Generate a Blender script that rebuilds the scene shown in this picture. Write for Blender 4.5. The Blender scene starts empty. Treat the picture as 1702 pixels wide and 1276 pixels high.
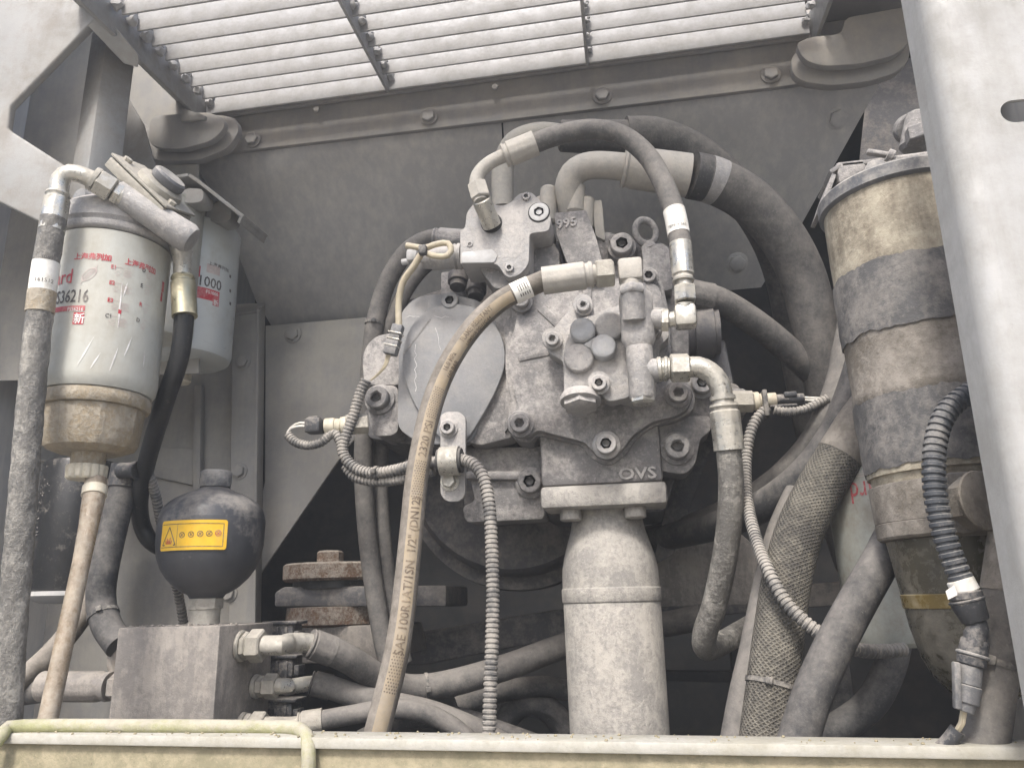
import bpy, bmesh, math, random
from mathutils import Vector, Matrix
random.seed(7)
R = math.radians
SC = bpy.context.scene
COL = SC.collection

# ------------------------------------------------------------------ camera
F = 1280.0                       # focal length in photograph pixels (1702 wide)
CAM = Vector((0.0, 0.0, 1.30))
YAW, PITCH, ROLL = 9.0, 15.8, -1.5
CR = Matrix.Rotation(R(YAW), 3, 'Z') @ Matrix.Rotation(R(90 + PITCH), 3, 'X') @ Matrix.Rotation(R(ROLL), 3, 'Z')
cd = bpy.data.cameras.new('camera'); cam = bpy.data.objects.new('camera', cd); COL.objects.link(cam)
cam.matrix_world = Matrix.Translation(CAM) @ CR.to_4x4()
cd.sensor_width = 36.0; cd.lens = 36.0 * F / 1702.0; cd.clip_start = 0.01; cd.clip_end = 200
SC.camera = cam
# ------------------------------------------------------------------ light
SUN_ELEV, SUN_ROT = 50.0, 188.0   # sun high behind the photographer
w = bpy.data.worlds.new('World'); SC.world = w; w.use_nodes = True
wn = w.node_tree.nodes; wl = w.node_tree.links
bg = wn['Background']; sky = wn.new('ShaderNodeTexSky'); sky.sky_type = 'NISHITA'; sky.sun_disc = False
sky.sun_elevation = R(SUN_ELEV); sky.sun_rotation = R(SUN_ROT); sky.air_density = 1.0; sky.dust_density = 4.0; sky.ozone_density = 1.0
wl.new(sky.outputs[0], bg.inputs[0]); bg.inputs[1].default_value = 0.125
sd = bpy.data.lights.new('sun', 'SUN'); sun = bpy.data.objects.new('sun', sd); COL.objects.link(sun)
sd.energy = 1.5; sd.angle = R(10); sd.color = (1.0, 0.965, 0.915)
az = R(SUN_ROT); sv = Vector((math.sin(az) * math.cos(R(SUN_ELEV)), math.cos(az) * math.cos(R(SUN_ELEV)), math.sin(R(SUN_ELEV))))
sun.rotation_euler = sv.to_track_quat('Z', 'Y').to_euler(); sun.location = (0, -2, 4)
SC.view_settings.view_transform = 'Standard'; SC.view_settings.look = 'None'
SC.view_settings.exposure = 1.27; SC.view_settings.gamma = 1.0

# ------------------------------------------------------------------ photograph pixel -> point at a given depth into the bay
def P(px, py, Y):
    d = CR @ Vector(((px - 851.0) / F, -(py - 638.0) / F, -1.0))
    return CAM + d * (Y / d.y)
def depth(p): return -((CR.transposed() @ (p - CAM)).z)
def proj(p):
    q = CR.transposed() @ (p - CAM)
    return (851 + F * q.x / -q.z, 638 - F * q.y / -q.z)
def M(px, p):                      # pixels -> metres at point p
    if not isinstance(p, Vector): p = P(851, 638, p)
    return px * depth(p) / F
def PP(lst): return [P(*t) for t in lst]
def V(*a): return Vector(a)

# ------------------------------------------------------------------ materials
MATS = {}
DUST = (0.36, 0.335, 0.305)
def mat(name, base, amt=0.5, dust=DUST, rough=0.65, metal=0.0, up=0.35, scale=28, streak=0.0, bump=0.25, bscale=260,
        spec=0.35, speck=0.35, contrast=0.26, drough=0.9, weave=0, var=0.12, coat=0.0, grit=0.35):
    m = bpy.data.materials.new(name); m.use_nodes = True; MATS[name] = m
    nt = m.node_tree; N = nt.nodes; L = nt.links
    bs = N['Principled BSDF']
    geo = N.new('ShaderNodeNewGeometry'); pos = geo.outputs['Position']
    def noise(sc, det=4, vec=None, rgh=0.6):
        n = N.new('ShaderNodeTexNoise'); n.inputs['Scale'].default_value = sc; n.inputs['Detail'].default_value = det
        n.inputs['Roughness'].default_value = rgh; L.new(vec or pos, n.inputs['Vector']); return n.outputs['Fac']
    def math_(op, a, b, clamp=False):
        n = N.new('ShaderNodeMath'); n.operation = op; n.use_clamp = clamp
        for i, x in enumerate((a, b)):
            if isinstance(x, (int, float)): n.inputs[i].default_value = x
            else: L.new(x, n.inputs[i])
        return n.outputs[0]
    n1 = noise(scale, 8, None, 0.68); n2 = noise(scale * 6.5, 6, None, 0.72); n3 = noise(bscale * 2.2, 3, None, 0.7)
    sx = N.new('ShaderNodeSeparateXYZ'); L.new(geo.outputs['Normal'], sx.inputs[0])
    f = math_('ADD', math_('MULTIPLY', math_('SUBTRACT', n1, 0.5), 2.0), amt)
    f = math_('ADD', f, math_('MULTIPLY', math_('SUBTRACT', n2, 0.5), speck * 2.6))
    f = math_('ADD', f, math_('MULTIPLY', sx.outputs['Z'], up))
    if streak:
        mp = N.new('ShaderNodeMapping'); mp.inputs['Scale'].default_value = (60, 60, 8.5); L.new(pos, mp.inputs['Vector'])
        f = math_('ADD', f, math_('MULTIPLY', math_('SUBTRACT', noise(1.0, 5, mp.outputs[0], 0.7), 0.5), streak * 2.5))
    mr = N.new('ShaderNodeMapRange'); mr.inputs['From Min'].default_value = 0.5 - contrast; mr.inputs['From Max'].default_value = 0.5 + contrast
    L.new(f, mr.inputs['Value']); fac = mr.outputs[0]
    # slow tonal variation of both layers
    def tone(col):
        c = N.new('ShaderNodeHueSaturation'); c.inputs['Color'].default_value = (*col, 1)
        L.new(math_('ADD', math_('MULTIPLY', math_('SUBTRACT', noise(scale * 2.7, 4), 0.5), var * 4), 1.0), c.inputs['Value']); return c.outputs[0]
    mx = N.new('ShaderNodeMix'); mx.data_type = 'RGBA'; L.new(fac, mx.inputs['Factor'])
    L.new(tone(base), mx.inputs['A']); L.new(tone(dust), mx.inputs['B'])
    # grit: pale grains and dark pits of a few millimetres
    n5 = noise(330, 4, None, 0.75)
    g1 = N.new('ShaderNodeMapRange'); g1.inputs['From Min'].default_value = 0.60; g1.inputs['From Max'].default_value = 0.72; g1.inputs['To Max'].default_value = grit; L.new(n5, g1.inputs['Value'])
    g2 = N.new('ShaderNodeMapRange'); g2.inputs['From Min'].default_value = 0.40; g2.inputs['From Max'].default_value = 0.28; g2.inputs['To Max'].default_value = grit; L.new(n5, g2.inputs['Value'])
    m1 = N.new('ShaderNodeMix'); m1.data_type = 'RGBA'; L.new(g1.outputs[0], m1.inputs['Factor']); L.new(mx.outputs['Result'], m1.inputs['A']); m1.inputs['B'].default_value = (min(.7, dust[0] * 1.45), min(.7, dust[1] * 1.45), min(.7, dust[2] * 1.45), 1)
    m2 = N.new('ShaderNodeMix'); m2.data_type = 'RGBA'; L.new(g2.outputs[0], m2.inputs['Factor']); L.new(m1.outputs['Result'], m2.inputs['A']); m2.inputs['B'].default_value = (base[0] * .45, base[1] * .43, base[2] * .40, 1)
    mx = m2; L.new(mx.outputs['Result'], bs.inputs['Base Color'])
    L.new(math_('ADD', math_('ADD', math_('MULTIPLY', fac, drough - rough), rough), math_('MULTIPLY', math_('SUBTRACT', n2, 0.5), 0.35), True), bs.inputs['Roughness'])
    if metal: L.new(math_('MULTIPLY', math_('SUBTRACT', 1.0, fac), metal), bs.inputs['Metallic'])
    bs.inputs['Specular IOR Level'].default_value = spec
    if coat: bs.inputs['Coat Weight'].default_value = coat; bs.inputs['Coat Roughness'].default_value = 0.15
    h = math_('ADD', math_('MULTIPLY', n3, 0.8), math_('ADD', n2, math_('MULTIPLY', fac, 0.6)))
    if weave:                      # two crossing families of strands, laid out along and round the hose
        at = N.new('ShaderNodeAttribute'); at.attribute_name = 'along'; ar = N.new('ShaderNodeAttribute'); ar.attribute_name = 'round'
        k1 = math_('MULTIPLY', at.outputs['Fac'], 2 * math.pi / weave); k2 = math_('MULTIPLY', ar.outputs['Fac'], 2 * math.pi * 14)
        sa = math_('SINE', math_('ADD', k1, k2), 0); sb = math_('SINE', math_('SUBTRACT', k1, k2), 0)
        wv_ = math_('MAXIMUM', sa, sb); h = math_('ADD', h, math_('MULTIPLY', wv_, 0.9))
        mr2 = N.new('ShaderNodeMapRange'); mr2.inputs['From Min'].default_value = -0.6; mr2.inputs['From Max'].default_value = 1.0
        mr2.inputs['To Min'].default_value = 0.7; mr2.inputs['To Max'].default_value = 1.1; L.new(wv_, mr2.inputs['Value'])
        hs = N.new('ShaderNodeHueSaturation'); L.new(mx.outputs['Result'], hs.inputs['Color']); L.new(mr2.outputs[0], hs.inputs['Value']); L.new(hs.outputs[0], bs.inputs['Base Color'])
    bp = N.new('ShaderNodeBump'); bp.inputs['Strength'].default_value = bump; bp.inputs['Distance'].default_value = 0.0012
    L.new(h, bp.inputs['Height']); L.new(bp.outputs[0], bs.inputs['Normal'])
    return m
mat('panel', (0.44, 0.442, 0.45), 0.48, dust=(0.60, 0.588, 0.56), rough=0.42, up=0.3, scale=4, streak=1.0, bump=0.12, speck=0.2, spec=0.5, var=0.08, grit=0.12, contrast=0.5)  # bulkhead steel, colour lightened because only bounce light reaches it
mat('panel_lit', (0.26, 0.255, 0.245), 0.5, dust=(0.33, 0.315, 0.285), rough=0.5, up=0.3, scale=9, streak=0.45, bump=0.12, speck=0.4, var=0.08, grit=0.2)  # same steel, colour darkened for sheets that catch the sun
mat('rail', (0.27, 0.265, 0.26), 0.5, dust=(0.37, 0.345, 0.31), rough=0.5, up=0.3, scale=10, streak=0.3, bump=0.08, speck=0.3, var=0.08, grit=0.2, contrast=0.3)
mat('frame', (0.29, 0.29, 0.282), 0.48, dust=(0.265, 0.252, 0.232), rough=0.45, up=0.2, scale=9, streak=0.25, bump=0.15, speck=0.45, spec=0.5, var=0.06, grit=0.25)
mat('pillar', (0.37, 0.37, 0.365), 0.5, dust=(0.30, 0.296, 0.28), rough=0.4, up=0.1, scale=11, streak=0.55, bump=0.12, speck=0.4, spec=0.5, var=0.07, contrast=0.4, grit=0.25)
mat('slat', (0.42, 0.42, 0.42), 0.40, dust=(0.34, 0.332, 0.318), rough=0.5, up=0.1, scale=35, bump=0.1, speck=0.4, var=0.07, grit=0.08, contrast=0.35)
mat('sill_lip', (0.42, 0.41, 0.37), 0.45, dust=(0.35, 0.335, 0.28), rough=0.55, up=0.1, scale=30, bump=0.2, speck=0.4, var=0.1)
mat('sill_face', (0.22, 0.20, 0.13), 0.5, dust=(0.33, 0.29, 0.20), rough=0.7, up=0.1, scale=25, bump=0.3, speck=0.6, var=0.15, grit=0.5)
mat('handle', (0.30, 0.30, 0.16), 0.5, dust=(0.38, 0.355, 0.285), rough=0.6, up=0.3, scale=22, bump=0.35, speck=0.5, var=0.15)
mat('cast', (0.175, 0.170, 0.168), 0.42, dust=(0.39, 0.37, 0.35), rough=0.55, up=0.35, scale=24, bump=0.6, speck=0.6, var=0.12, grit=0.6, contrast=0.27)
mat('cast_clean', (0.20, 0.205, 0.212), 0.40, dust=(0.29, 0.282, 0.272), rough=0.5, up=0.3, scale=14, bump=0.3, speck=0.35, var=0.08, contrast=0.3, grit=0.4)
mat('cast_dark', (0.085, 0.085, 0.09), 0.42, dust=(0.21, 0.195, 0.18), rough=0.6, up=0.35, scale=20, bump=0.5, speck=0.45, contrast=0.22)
mat('gear', (0.30, 0.295, 0.29), 0.5, dust=(0.43, 0.41, 0.39), rough=0.45, metal=0.2, up=0.35, scale=30, bump=0.5, speck=0.6, var=0.1, grit=0.55, contrast=0.24)
mat('grime', (0.34, 0.348, 0.36), 0.42, dust=(0.40, 0.395, 0.385), rough=0.4, metal=0.3, up=0.2, scale=45, bump=0.25, speck=0.4)
mat('zinc', (0.50, 0.485, 0.44), 0.40, dust=(0.37, 0.35, 0.305), rough=0.3, metal=0.8, up=0.3, scale=40, bump=0.2, speck=0.4, var=0.12)
mat('zinc_old', (0.37, 0.352, 0.305), 0.45, dust=(0.36, 0.337, 0.295), rough=0.45, metal=0.35, up=0.3, scale=45, bump=0.4, speck=0.6, var=0.2)
mat('tube_paint', (0.34, 0.325, 0.295), 0.55, dust=(0.43, 0.405, 0.36), rough=0.5, up=0.3, scale=25, bump=0.3, speck=0.45, var=0.08, grit=0.3, contrast=0.22)
mat('suction', (0.27, 0.26, 0.245), 0.52, dust=(0.41, 0.39, 0.355), rough=0.6, up=0.1, scale=30, streak=0.35, bump=0.5, speck=0.75, var=0.1, contrast=0.26, grit=0.6)
mat('gold', (0.42, 0.39, 0.27), 0.3, dust=(0.45, 0.41, 0.30), rough=0.32, metal=0.8, up=0.1, scale=40, bump=0.08, speck=0.2, grit=0.08)
mat('rubber', (0.042, 0.043, 0.045), 0.27, dust=(0.19, 0.178, 0.165), rough=0.6, up=0.55, scale=45, bump=0.3, speck=0.35, var=0.15, contrast=0.45, grit=0.45)
mat('rubber_dusty', (0.075, 0.074, 0.073), 0.55, dust=(0.205, 0.192, 0.176), rough=0.7, up=0.55, scale=45, bump=0.3, speck=0.35, var=0.12, contrast=0.45, grit=0.45)
mat('rubber_black', (0.020, 0.021, 0.023), 0.12, dust=(0.20, 0.185, 0.165), rough=0.38, up=0.2, scale=35, bump=0.15, speck=0.5, spec=0.5, grit=0.25)
mat('rubber_brown', (0.10, 0.088, 0.072), 0.42, dust=(0.27, 0.245, 0.215), rough=0.6, up=0.5, scale=30, bump=0.25, speck=0.35, var=0.15, contrast=0.4)
mat('sleeve', (0.12, 0.115, 0.105), 0.42, dust=(0.30, 0.288, 0.26), rough=0.42, up=0.2, scale=30, bump=0.9, bscale=150, speck=0.7, spec=0.6, var=0.2, grit=0.6, streak=0.5)
mat('braid', (0.085, 0.08, 0.072), 0.45, dust=(0.18, 0.168, 0.142), rough=0.7, up=0.3, scale=30, bump=0.8, speck=0.8, weave=.0042, var=0.15)
mat('conduit', (0.10, 0.10, 0.10), 0.50, dust=(0.33, 0.31, 0.28), rough=0.6, up=0.4, scale=40, bump=0.15, speck=0.4, grit=0.2)
mat('conduit_blue', (0.055, 0.06, 0.068), 0.22, dust=(0.26, 0.25, 0.235), rough=0.5, up=0.4, scale=40, bump=0.15, speck=0.3)
mat('plastic_dark', (0.045, 0.047, 0.052), 0.28, dust=(0.27, 0.25, 0.225), rough=0.5, up=0.4, scale=45, bump=0.2, speck=0.5)
mat('plastic_grey', (0.12, 0.123, 0.13), 0.42, dust=(0.33, 0.315, 0.29), rough=0.5, up=0.4, scale=45, bump=0.12, speck=0.3)
mat('plastic_cream', (0.56, 0.52, 0.42), 0.35, dust=(0.43, 0.375, 0.29), rough=0.5, up=0.2, scale=45, bump=0.15, speck=0.4)
mat('accum', (0.050, 0.052, 0.058), 0.20, dust=(0.25, 0.235, 0.215), rough=0.42, up=0.36, scale=18, streak=0.15, bump=0.12, speck=0.35, spec=0.5, grit=0.05)
mat('block', (0.20, 0.185, 0.17), 0.45, dust=(0.30, 0.275, 0.245), rough=0.55, up=0.3, scale=26, streak=0.8, bump=0.4, speck=0.6, var=0.12, contrast=0.22, grit=0.6)
mat('filter_paint', (0.47, 0.475, 0.435), 0.36, dust=(0.38, 0.36, 0.305), rough=0.33, up=0.15, scale=18, streak=0.4, bump=0.05, speck=0.25, spec=0.5, var=0.05, grit=0.08, contrast=0.4)
mat('filter_clean', (0.50, 0.525, 0.515), 0.15, dust=(0.40, 0.39, 0.35), rough=0.32, up=0.15, scale=14, streak=0.15, bump=0.03, speck=0.12, spec=0.5, var=0.04, grit=0.08)
mat('bowl', (0.30, 0.245, 0.165), 0.5, dust=(0.37, 0.33, 0.265), rough=0.35, up=0.1, scale=35, streak=0.3, bump=0.6, speck=0.9, spec=0.5, var=0.2, contrast=0.2)
mat('drain', (0.235, 0.185, 0.13), 0.42, dust=(0.34, 0.298, 0.24), rough=0.3, up=0.2, scale=30, streak=0.5, bump=0.3, speck=0.7, spec=0.5, var=0.2)
mat('rust', (0.13, 0.082, 0.055), 0.48, dust=(0.28, 0.25, 0.215), rough=0.85, up=0.35, scale=42, bump=0.7, speck=0.8, var=0.25)
mat('housing_tan', (0.20, 0.172, 0.13), 0.55, dust=(0.40, 0.362, 0.285), rough=0.7, up=0.2, scale=20, bump=0.5, speck=0.45, var=0.15, grit=0.3, streak=0.5)
mat('housing', (0.13, 0.115, 0.095), 0.45, dust=(0.25, 0.228, 0.20), rough=0.7, up=0.3, scale=24, bump=0.55, speck=0.45, var=0.18, grit=0.35, streak=0.2)
mat('tape', (0.095, 0.094, 0.094), 0.46, dust=(0.22, 0.208, 0.193), rough=0.6, up=0.3, scale=26, streak=0.3, bump=0.4, speck=0.6, grit=0.5)
mat('murky', (0.055, 0.050, 0.036), 0.38, dust=(0.17, 0.155, 0.125), rough=0.2, up=0.3, scale=22, bump=0.2, speck=0.4, spec=0.6, var=0.2)
mat('amber', (0.15, 0.11, 0.04), 0.3, dust=(0.25, 0.21, 0.13), rough=0.25, scale=22, bump=0.1, speck=0.5)
mat('ground_soil', (0.30, 0.27, 0.22), 0.5, dust=(0.40, 0.365, 0.31), rough=0.9, scale=3, bump=0.3)
mat('shaded_filter', (0.36, 0.375, 0.345), 0.45, dust=(0.28, 0.265, 0.225), rough=0.45, up=0.15, scale=18, streak=0.3, bump=0.08, speck=0.3)  # greenish grey dusty filter, darkened in colour for the shade it stands in
mat('deep_shade', (0.022, 0.023, 0.026), 0.35, dust=(0.055, 0.052, 0.050), rough=0.8, up=0.3, scale=9, bump=0.2, speck=0.3)  # near-black: the shade of the inner bay put into the colour
mat('wire', (0.42, 0.37, 0.27), 0.4, dust=(0.42, 0.38, 0.31), rough=0.6, scale=50, bump=0.15)
mat('paper', (0.70, 0.685, 0.64), 0.25, dust=(0.52, 0.48, 0.40), rough=0.45, scale=60, bump=0.05, speck=0.4, grit=0.15)
mat('tie', (0.06, 0.06, 0.06), 0.4, dust=(0.30, 0.28, 0.25), rough=0.5, scale=60, bump=0.1)
mat('ink_red', (0.42, 0.035, 0.05), 0.10, dust=(0.50, 0.40, 0.37), rough=0.45, scale=60, bump=0.0, speck=0.5, contrast=0.5, grit=0.15)
mat('ink_black', (0.06, 0.055, 0.055), 0.12, dust=(0.40, 0.37, 0.33), rough=0.5, scale=60, bump=0.0, speck=0.5, contrast=0.5, grit=0.15)
mat('ink_pale', (0.46, 0.36, 0.345), 0.3, dust=(0.55, 0.53, 0.49), rough=0.5, scale=60, bump=0.0, speck=0.5, contrast=0.5, grit=0.15)
mat('ink_white', (0.72, 0.71, 0.69), 0.15, rough=0.45, scale=60, bump=0.0, contrast=0.5, grit=0.15)
mat('ink_gold', (0.31, 0.25, 0.165), 0.45, dust=(0.28, 0.245, 0.20), rough=0.55, scale=45, bump=0.1, speck=0.6, contrast=0.5, grit=0.15)
mat('ink_brown', (0.10, 0.075, 0.055), 0.15, dust=(0.36, 0.29, 0.20), rough=0.55, scale=60, bump=0.0, speck=0.6, contrast=0.5, grit=0.15)
mat('yellow', (0.74, 0.45, 0.025), 0.05, dust=(0.62, 0.45, 0.16), rough=0.35, scale=30, bump=0.0, speck=0.1, spec=0.5, grit=0.15)
mat('hole', (0.03, 0.03, 0.03), 0.3, dust=(0.13, 0.12, 0.11), rough=0.8, scale=60, bump=0.2)  # near-black colour standing in for the shade inside an opening

# ------------------------------------------------------------------ geometry: every builder returns (verts, faces)
def join(*gs):
    v, f = [], []
    for g in gs:
        o = len(v); v += g[0]; f += [[i + o for i in q] for q in g[1]]
    return v, f
def basis(axis, hint=None):
    a = axis.normalized(); h = hint or (V(0, 0, 1) if abs(a.z) < 0.9 else V(0, 1, 0))
    u = (h - a * h.dot(a)).normalized(); return u, a.cross(u), a
def lathe(p0, axis, prof, n=32, mod=None, hint=None, a0=0.0, a1=None):
    """prof = [(distance along axis, radius)]"""
    u, v, a = basis(axis, hint); vs, fs = [], []
    full = a1 is None; span = 2 * math.pi if full else a1 - a0; cols = n if full else n + 1
    for d, r in prof:
        for k in range(cols):
            t = a0 + span * k / n; rr = r * (mod(k, d) if mod else 1.0)
            vs.append(p0 + a * d + (u * math.cos(t) + v * math.sin(t)) * rr)
    for i in range(len(prof) - 1):
        for k in range(n):
            k2 = (k + 1) % n if full else k + 1
            fs.append([i * cols + k, i * cols + k2, (i + 1) * cols + k2, (i + 1) * cols + k])
    if full:
        if prof[0][1] > 1e-6: fs.append(list(range(n))[::-1])
        if prof[-1][1] > 1e-6: fs.append([(len(prof) - 1) * cols + k for k in range(n)])
    return vs, fs
def cyl(p0, p1, r, r1=None, n=28, ch=0.08, mod=None):
    a = p1 - p0; h = a.length; r1 = r if r1 is None else r1; c = min(ch * r, h * 0.3)
    return lathe(p0, a, [(0, r - c), (c, r), (h - c, r1), (h, r1 - c)], n, mod)
def hexnut(p0, p1, r, ch=0.10):
    a = p1 - p0; h = a.length; c = ch * r
    return lathe(p0, a, [(0, r * 0.88), (c, r), (h - c, r), (h, r * 0.88)], 6)
def crimp(p0, p1, r, n=40, grooves=10):
    """swaged ferrule: grooved barrel with a rolled collar"""
    a = p1 - p0; h = a.length
    md = lambda k, d: (0.955 if k % (n // grooves) == 0 and 0.12 * h < d < 0.97 * h else 1.0)
    return lathe(p0, a, [(0, r * .80), (0, r * .93), (.05 * h, r * .97), (.09 * h, r * .86), (.13 * h, r * .86), (.17 * h, r), (.9 * h, r), (h, r * 1.01), (h, r * .8)], n, md)
class Path:
    def __init__(s, pts, step=0.005):
        p = [pts[0] * 2 - pts[1]] + list(pts) + [pts[-1] * 2 - pts[-2]]; q = []
        for i in range(1, len(p) - 2):
            a, b, c, d = p[i - 1], p[i], p[i + 1], p[i + 2]; m = max(2, int((c - b).length / step))
            for j in range(m):
                t = j / m
                q.append(0.5 * ((2 * b) + (c - a) * t + (2 * a - 5 * b + 4 * c - d) * t * t + (3 * b - a - 3 * c + d) * t ** 3))
        q.append(pts[-1]); s.p = q; s.s = [0.0]
        for i in range(1, len(q)): s.s.append(s.s[-1] + (q[i] - q[i - 1]).length)
        s.L = s.s[-1]; s.t = []
        for i in range(len(q)): s.t.append((q[min(i + 1, len(q) - 1)] - q[max(i - 1, 0)]).normalized())
        u = basis(s.t[0])[0]; s.u = []
        for t in s.t:
            u = (u - t * u.dot(t)).normalized(); s.u.append(u)
    def at(s, d):
        d = max(0.0, min(s.L, d)); lo, hi = 0, len(s.s) - 1
        while hi - lo > 1:
            m = (lo + hi) // 2
            if s.s[m] <= d: lo = m
            else: hi = m
        k = (d - s.s[lo]) / max(1e-9, s.s[hi] - s.s[lo])
        t = s.t[lo].lerp(s.t[hi], k).normalized(); u = s.u[lo].lerp(s.u[hi], k); u = (u - t * u.dot(t)).normalized()
        return s.p[lo].lerp(s.p[hi], k), t, u, t.cross(u)
    def near(s, px, py):           # arclength whose image is nearest to a pixel
        return min(range(len(s.p)), key=lambda i: (proj(s.p[i])[0] - px) ** 2 + (proj(s.p[i])[1] - py) ** 2)
def tube(path, r, n=18, st=None, s0=0.0, s1=None, mod=None):
    """st = list of (arclength, radius)"""
    s1 = path.L if s1 is None else s1
    if st is None:
        m = max(2, int((s1 - s0) / 0.006)); st = [(s0 + (s1 - s0) * i / m, r) for i in range(m + 1)]
    vs, fs = [], []
    for s_, rr in st:
        p, t, u, b = path.at(s_)
        for k in range(n):
            a = 2 * math.pi * k / n; q = rr * (mod(k, s_) if mod else 1.0)
            vs.append(p + (u * math.cos(a) + b * math.sin(a)) * q)
    for i in range(len(st) - 1):
        for k in range(n):
            fs.append([i * n + k, i * n + (k + 1) % n, (i + 1) * n + (k + 1) % n, (i + 1) * n + k])
    fs.append(list(range(n))[::-1]); fs.append([(len(st) - 1) * n + k for k in range(n)])
    return vs, fs
def hose_attrs(o, path, n, ns):
    me = o.data; al = me.attributes.new('along', 'FLOAT', 'POINT'); ro = me.attributes.new('round', 'FLOAT', 'POINT')
    al.data.foreach_set('value', [path.L * (i // n) / ns for i in range(len(me.vertices))])
    ro.data.foreach_set('value', [min(i % n, n - i % n) / n * 2 for i in range(len(me.vertices))])
def ribbed(path, r, pitch=0.0042, dip=0.84, n=14, s0=0.0, s1=None):
    s1 = path.L if s1 is None else s1; st = []; d = s0
    while d < s1 - pitch:
        st += [(d, r * dip), (d + .12 * pitch, r), (d + .58 * pitch, r), (d + .70 * pitch, r * dip)]; d += pitch
    return tube(path, r, n, st)
def ring(path, d, r, wd=0.004, th=0.0011):
    p, t, u, b = path.at(d)
    return lathe(p - t * wd / 2, t, [(0, r), (0, r + th), (wd, r + th), (wd, r)], 20)
def box(c, sx, sy, sz, rot=None, bev=0.0015):
    bm = bmesh.new(); bmesh.ops.create_cube(bm, size=1.0); bmesh.ops.scale(bm, vec=(sx, sy, sz), verts=bm.verts)
    if bev: bmesh.ops.bevel(bm, geom=list(bm.edges), offset=min(bev, .3 * min(sx, sy, sz)), segments=2, affect='EDGES', profile=0.5)
    g = ([Vector(v.co) for v in bm.verts], [[v.index for v in f.verts] for f in bm.faces]); bm.free()
    Rm = rot or Matrix.Identity(3)
    return [c + Rm @ v for v in g[0]], g[1]
def slab(pts, th, bev=0.0015, n=None, seg=2):
    """polygon of 3-D points, thickened away from the viewer, edges bevelled"""
    bm = bmesh.new(); vs = [bm.verts.new(p) for p in pts]; f = bm.faces.new(vs); bm.normal_update()
    nn = n or (f.normal.copy() if f.normal.dot(CAM - pts[0]) > 0 else -f.normal)
    v2 = [bm.verts.new(p - nn * th) for p in pts]; bm.faces.new(v2[::-1]); m = len(vs)
    for i in range(m): bm.faces.new([vs[i], v2[i], v2[(i + 1) % m], vs[(i + 1) % m]])
    bmesh.ops.recalc_face_normals(bm, faces=bm.faces)
    if bev:
        bmesh.ops.bevel(bm, geom=[e for e in bm.edges], offset=bev, segments=seg, affect='EDGES', profile=0.5, clamp_overlap=True)
    bm.verts.index_update()
    g = ([Vector(v.co) for v in bm.verts], [[v.index for v in q.verts] for q in bm.faces]); bm.free(); return g
def fillet(poly, r, n=4):
    out = []; m = len(poly)
    for i in range(m):
        p = Vector(poly[i][:2]); a = Vector(poly[i - 1][:2]) - p; b = Vector(poly[(i + 1) % m][:2]) - p
        rr = poly[i][2] if len(poly[i]) > 2 else r
        d = min(rr, a.length * .45, b.length * .45)
        if d < .5: out.append((p.x, p.y)); continue
        s, e = p + a.normalized() * d, p + b.normalized() * d
        for k in range(n + 1):
            t = k / n; q = s * (1 - t) ** 2 + p * 2 * t * (1 - t) + e * t * t; out.append((q.x, q.y))
    return out
def plate(poly, Y, th, fil=0, bev=0.0015, seg=2):
    q = fillet(poly, fil) if fil else poly
    return slab([P(x, y, Y) for x, y in [a[:2] for a in q]], th, bev, n=V(0, -1, 0), seg=seg)
def axis_lathe(top, bot, prof, n=48, mod=None):
    """top/bot = (px,py,Y) ends of an axis; prof = [(image row, radius in px)]"""
    a, b = P(*top), P(*bot); d = b - a; vals = []
    for row, rp in prof:
        lo, hi = -1.0, 2.0
        for _ in range(40):
            m = (lo + hi) / 2
            if proj(a + d * m)[1] < row: lo = m
            else: hi = m
        q = a + d * lo; vals.append((lo * d.length, M(rp, q)))
    return lathe(a, d, vals, n, mod)

# ------------------------------------------------------------------ objects
def setp(o, label=None, cat=None, group=None, kind=None):
    for k, v in (('label', label), ('category', cat), ('group', group), ('kind', kind)):
        if v: o[k] = v
    return o
ROOT = {}
def thing(name, label, cat, loc, group=None):
    o = bpy.data.objects.new(name, None); COL.objects.link(o); o.location = loc; o.empty_display_size = 0.02
    ROOT[o] = Vector(loc); return setp(o, label, cat, group)
def mesh(name, g, m, sharp=38):
    me = bpy.data.meshes.new(name); me.from_pydata([tuple(v) for v in g[0]], [], g[1]); me.validate(); me.update()
    me.materials.append(MATS[m]); me.polygons.foreach_set('use_smooth', [True] * len(me.polygons))
    me.set_sharp_from_angle(angle=R(sharp)); return me
def obj(name, g, m, parent=None, label=None, cat=None, group=None, kind=None, sharp=38):
    if parent is None:
        vs = g[0]; anc = V((min(v.x for v in vs) + max(v.x for v in vs)) / 2, (min(v.y for v in vs) + max(v.y for v in vs)) / 2, min(v.z for v in vs))
    else: anc = ROOT[parent]
    o = bpy.data.objects.new(name, mesh(name, ([v - anc for v in g[0]], g[1]), m, sharp)); COL.objects.link(o)
    ROOT[o] = anc
    if parent is None: o.location = anc
    else: o.parent = parent
    return setp(o, label, cat, group, kind)
BCACHE = {}
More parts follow.
